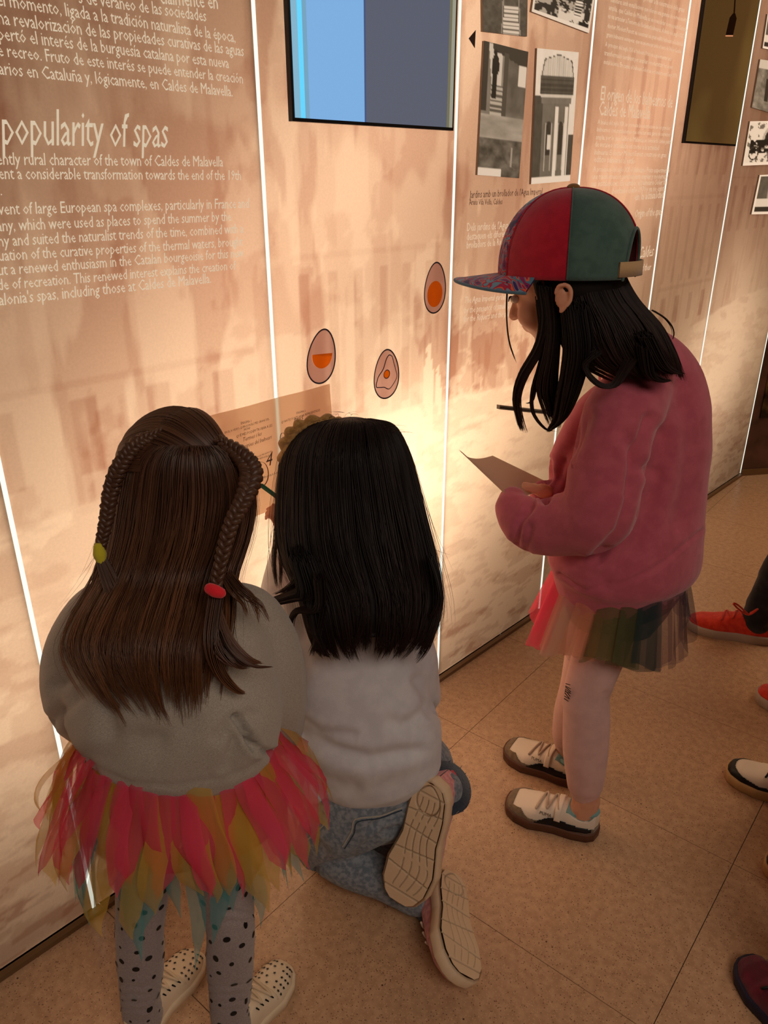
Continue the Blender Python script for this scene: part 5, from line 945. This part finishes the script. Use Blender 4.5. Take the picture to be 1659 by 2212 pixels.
# brim: printed top, dark underside
nA, nR = 28, 10
def brim(a, r, o):
    k = 1 + .62*r*max(0, math.cos(a*1.02))**.75; x = CRX*math.cos(a)*k + .01*r; y = CRY*math.sin(a)*(1+.04*r); return CC(x, y, -.010 - .012*r*math.cos(a) - .022*(abs(math.sin(a))**2)*r + .012*r*0 + o)
for nm, o, mm, rev in (('brim', .0018, M_capp, 1), ('brim_underside', -.0018, cloth('brim_plum', srgb(112, 30, 68), srgb(34, 32, 74), 9, lo=.47, hi=.53), -1)):
    V = [brim(math.radians(-78+156*i/(nA-1)), j/(nR-1), o) for j in range(nR) for i in range(nA)]; F = [(j*nA+i, (j+1)*nA+i, (j+1)*nA+i+1, j*nA+i+1)[::rev] for j in range(nR-1) for i in range(nA-1)]; build(nm, [(np.array(V), F)], mm, cap)
build('brim_edge', [tube([brim(math.radians(-78+156*i/30), 1.0, 0) for i in range(31)], [.0028]*31, 7, 1)], cloth('brim_teal', srgb(78, 110, 130)), cap)
sw_ = [brim(math.radians(58), .45, -.004), brim(math.radians(50), .6, -.004), brim(math.radians(42), .62, -.004), brim(math.radians(38), .8, -.004), brim(math.radians(46), .88, -.004)]; build('brim_swirl', [tube(sw_, [.001, .0028, .0022, .0026, .001], 6, 4)], cloth('swirl_white', srgb(200, 176, 186)), cap)
# folded sheet she reads
fs = empty('paper_sheet', tuple(at(1085, 1050, 1.5))); tag(fs, 'folded pale sheet held by the child in the cap', 'paper'); bpy.context.view_layer.update()
c4 = [at(990, 981, 1.40), at(1064, 984, 1.60), at(1190, 1045, 1.58), at(1092, 1078, 1.42)]; V = []
ns, nt = 14, 14
for j in range(nt):
    for i in range(ns):
        s, t = i/(ns-1), j/(nt-1); p = (c4[0]*(1-s)+c4[1]*s)*(1-t) + (c4[3]*(1-s)+c4[2]*s)*t; V.append(p + V3(0, 0, .010*math.exp(-(s/.16)**2) - .008*math.sin(np.pi*s)))
V2 = [v - V3(0, 0, .0012) for v in V]; F = [(j*ns+i, j*ns+i+1, (j+1)*ns+i+1, (j+1)*ns+i) for j in range(nt-1) for i in range(ns-1)]
build('sheet', [(np.array(V+V2), F + [tuple(q+ns*nt for q in f[::-1]) for f in F])], mat('paper_plain', srgb(206, 180, 156), .85, transl=.35, spec=.1), fs)
# grey handle on the wall behind her hair
b0, b1 = wl(1072, 878), wl(1172, 889); bo = build('wall_handle', [slab([(b0[0], b0[1]-.006), (b1[0], b1[1]-.006), (b1[0], b1[1]+.006), (b0[0], b0[1]+.006)], .0015, .012)], mat('handle_grey', srgb(120, 112, 100), .4), None, False)
tag(bo, 'thin dark horizontal handle on the wall behind the loose hair under the cap', 'handle')
build('dark_slot', [slab([(b0[0], b0[1]-.002), (b1[0], b1[1]-.002), (b1[0], b1[1]+.0015), (b0[0], b0[1]+.0015)], .012, .0125)], M_black, bo, False)

# ================================================================== people at the right edge of the picture
def bystander(shoes, H, facing, top, trs, sh_cols, sty, label, hair, L, w=.042, tr_r=.058, lift=0.0):
    """standing child facing the wall; shoes: two (toe, heel) floor pixel pairs"""
    pr = [(fl(*t), fl(*h)) for t, h in shoes]; feet = []
    for t, h in pr: d = h-t; d /= np.linalg.norm(d); feet.append((t, t+d*L))
    mid = sum([(t+h)/2 for t, h in feet])/len(feet) + V3(.13, 0, 0); g = empty('person', (mid[0], mid[1], 0)); tag(g, label, 'person'); g['hc'] = list(srgb(*hair)[:3]); bpy.context.view_layer.update()
    an = [h + (t-h)*.25 + V3(0, 0, .075) for t, h in feet]; f = np.array(facing, float); f /= np.linalg.norm(f); lt = np.array([-f[1], f[0], 0]); k = H/1.3
    an = sorted(an, key=lambda a: -(a @ lt)); z = lambda h, a=0, b=0: mid + f*b + lt*a + V3(0, 0, h*H)
    J = dict(neck=z(.80), chest=z(.72), waist=z(.60), pelvis=z(.50), shL=z(.78, .12*k), shR=z(.78, -.12*k), elL=z(.62, .15*k, -.04), elR=z(.62, -.15*k, -.04), wrL=z(.47, .15*k, -.02), wrR=z(.47, -.15*k, -.02), hipL=z(.48, .06*k), hipR=z(.48, -.06*k),
      knL=(z(.48, .06*k)+an[0])/2+f*.02, knR=(z(.48, -.06*k)+an[1])/2+f*.02, anL=an[0], anR=an[1], ftL=an[0]+f*.04-V3(0, 0, .04), ftR=an[1]+f*.04-V3(0, 0, .04))
    hd = z(.91, 0, .02); figure(J, hd, f+V3(0, 0, -.2), V3(0, 0, 1), k, g, thick=k); eyes(hd, f+V3(0, 0, -.2), V3(0, 0, 1), k, g)
    fuse('top', [tube([J['pelvis'], J['waist'], J['chest'], J['neck']], [(.13*k, .10*k), (.13*k, .10*k), (.13*k, .10*k), (.06*k, .05*k)], 26, 4, right=lt)] + [tube([J['chest'], J['sh'+s], J['el'+s], J['wr'+s]], [.05*k, .055*k, .048*k, .036*k], 18, 5) for s in 'LR'], .01, 4, top, g)
    fuse('trousers', [tube([J['waist'], J['pelvis']], [.10*k, .115*k], 20, 3)] + [tube([J['hip'+s], J['kn'+s], J['an'+s]+V3(0, 0, -.005)], [.075*k, tr_r+.006, tr_r], 20, 5) for s in 'LR'], .008, 3, trs, g, creases([], .003, 45))
    build('hair', [ell(hd-f*.018*k+V3(0, 0, .02*k), .105*k, .085*k, .10*k, frame(f, V3(0, 0, 1))), tube([hd-f*.05*k, hd-f*.075*k-V3(0, 0, .08), hd-f*.085*k-V3(0, 0, .16*k)], [.07*k, .06*k, .03*k], 16, 4)], mat('bystander_hair', srgb(36, 24, 18), .5), g)
    for t, h in feet: shoe(g, h, t, L=L, w=w, sty=sty, cols=sh_cols)
    return g
cr = dict(upper=M_redc, sole=M_grsole, accent=M_redc, lining=M_redc, lace=M_redc); cb = dict(upper=M_wl, sole=mat('two_tone_sole', srgb(190, 150, 100), .6), accent=M_bk2, lining=M_navy, lace=M_bk2); cd = dict(upper=cloth('crimson_knit', srgb(110, 24, 44), srgb(90, 20, 38), 40), sole=mat('navy_rubber', srgb(32, 30, 52), .6), accent=cloth('navy_knit', srgb(34, 32, 56)), lining=cloth('navy_knit', srgb(34, 32, 56)), lace=M_bk2)
g4 = bystander([((1484, 1352), (1700, 1392)), ((1632, 1508), (1800, 1560))], 1.42, (-1, .15, 0), M_bk, M_bk, cr, 'plain', 'person in black trousers and red lace-up shoes, cut by the right edge', (36, 24, 18), .27, .048, .05)
bow = at(1606, 1316, 2.06); build('lace_bow', [tube([bow+V3(.02, 0, -.02), bow+V3(-.02, 0, .015), bow+V3(-.035, 0, .02), bow+V3(-.015, 0, .0), bow+V3(.02, 0, -.02), bow+V3(.05, .01, -.005), bow+V3(.03, .01, -.02)], [.003]*7, 7, 4)], M_redc, g4)
g5 = bystander([((1568, 1672), (1740, 1735)), ((1650, 1872), (1800, 1935))], 1.32, (-.95, .3, 0), cloth('green_top', srgb(90, 110, 80)), M_navy, cb, 'skate', 'person in blue jeans and black and white shoes, below the red shoes', (30, 22, 18), .245, .045, .05)
g6 = bystander([((1606, 2085), (1700, 2215)), ((1760, 2020), (1860, 2130))], 1.25, (-.5, .8, 0), cloth('navy_top', srgb(40, 44, 70)), cloth('plum_trousers', srgb(70, 30, 46)), cd, 'plain', 'person with a dark navy and crimson shoe at the bottom right corner', (50, 34, 24), .22, .042, .05)
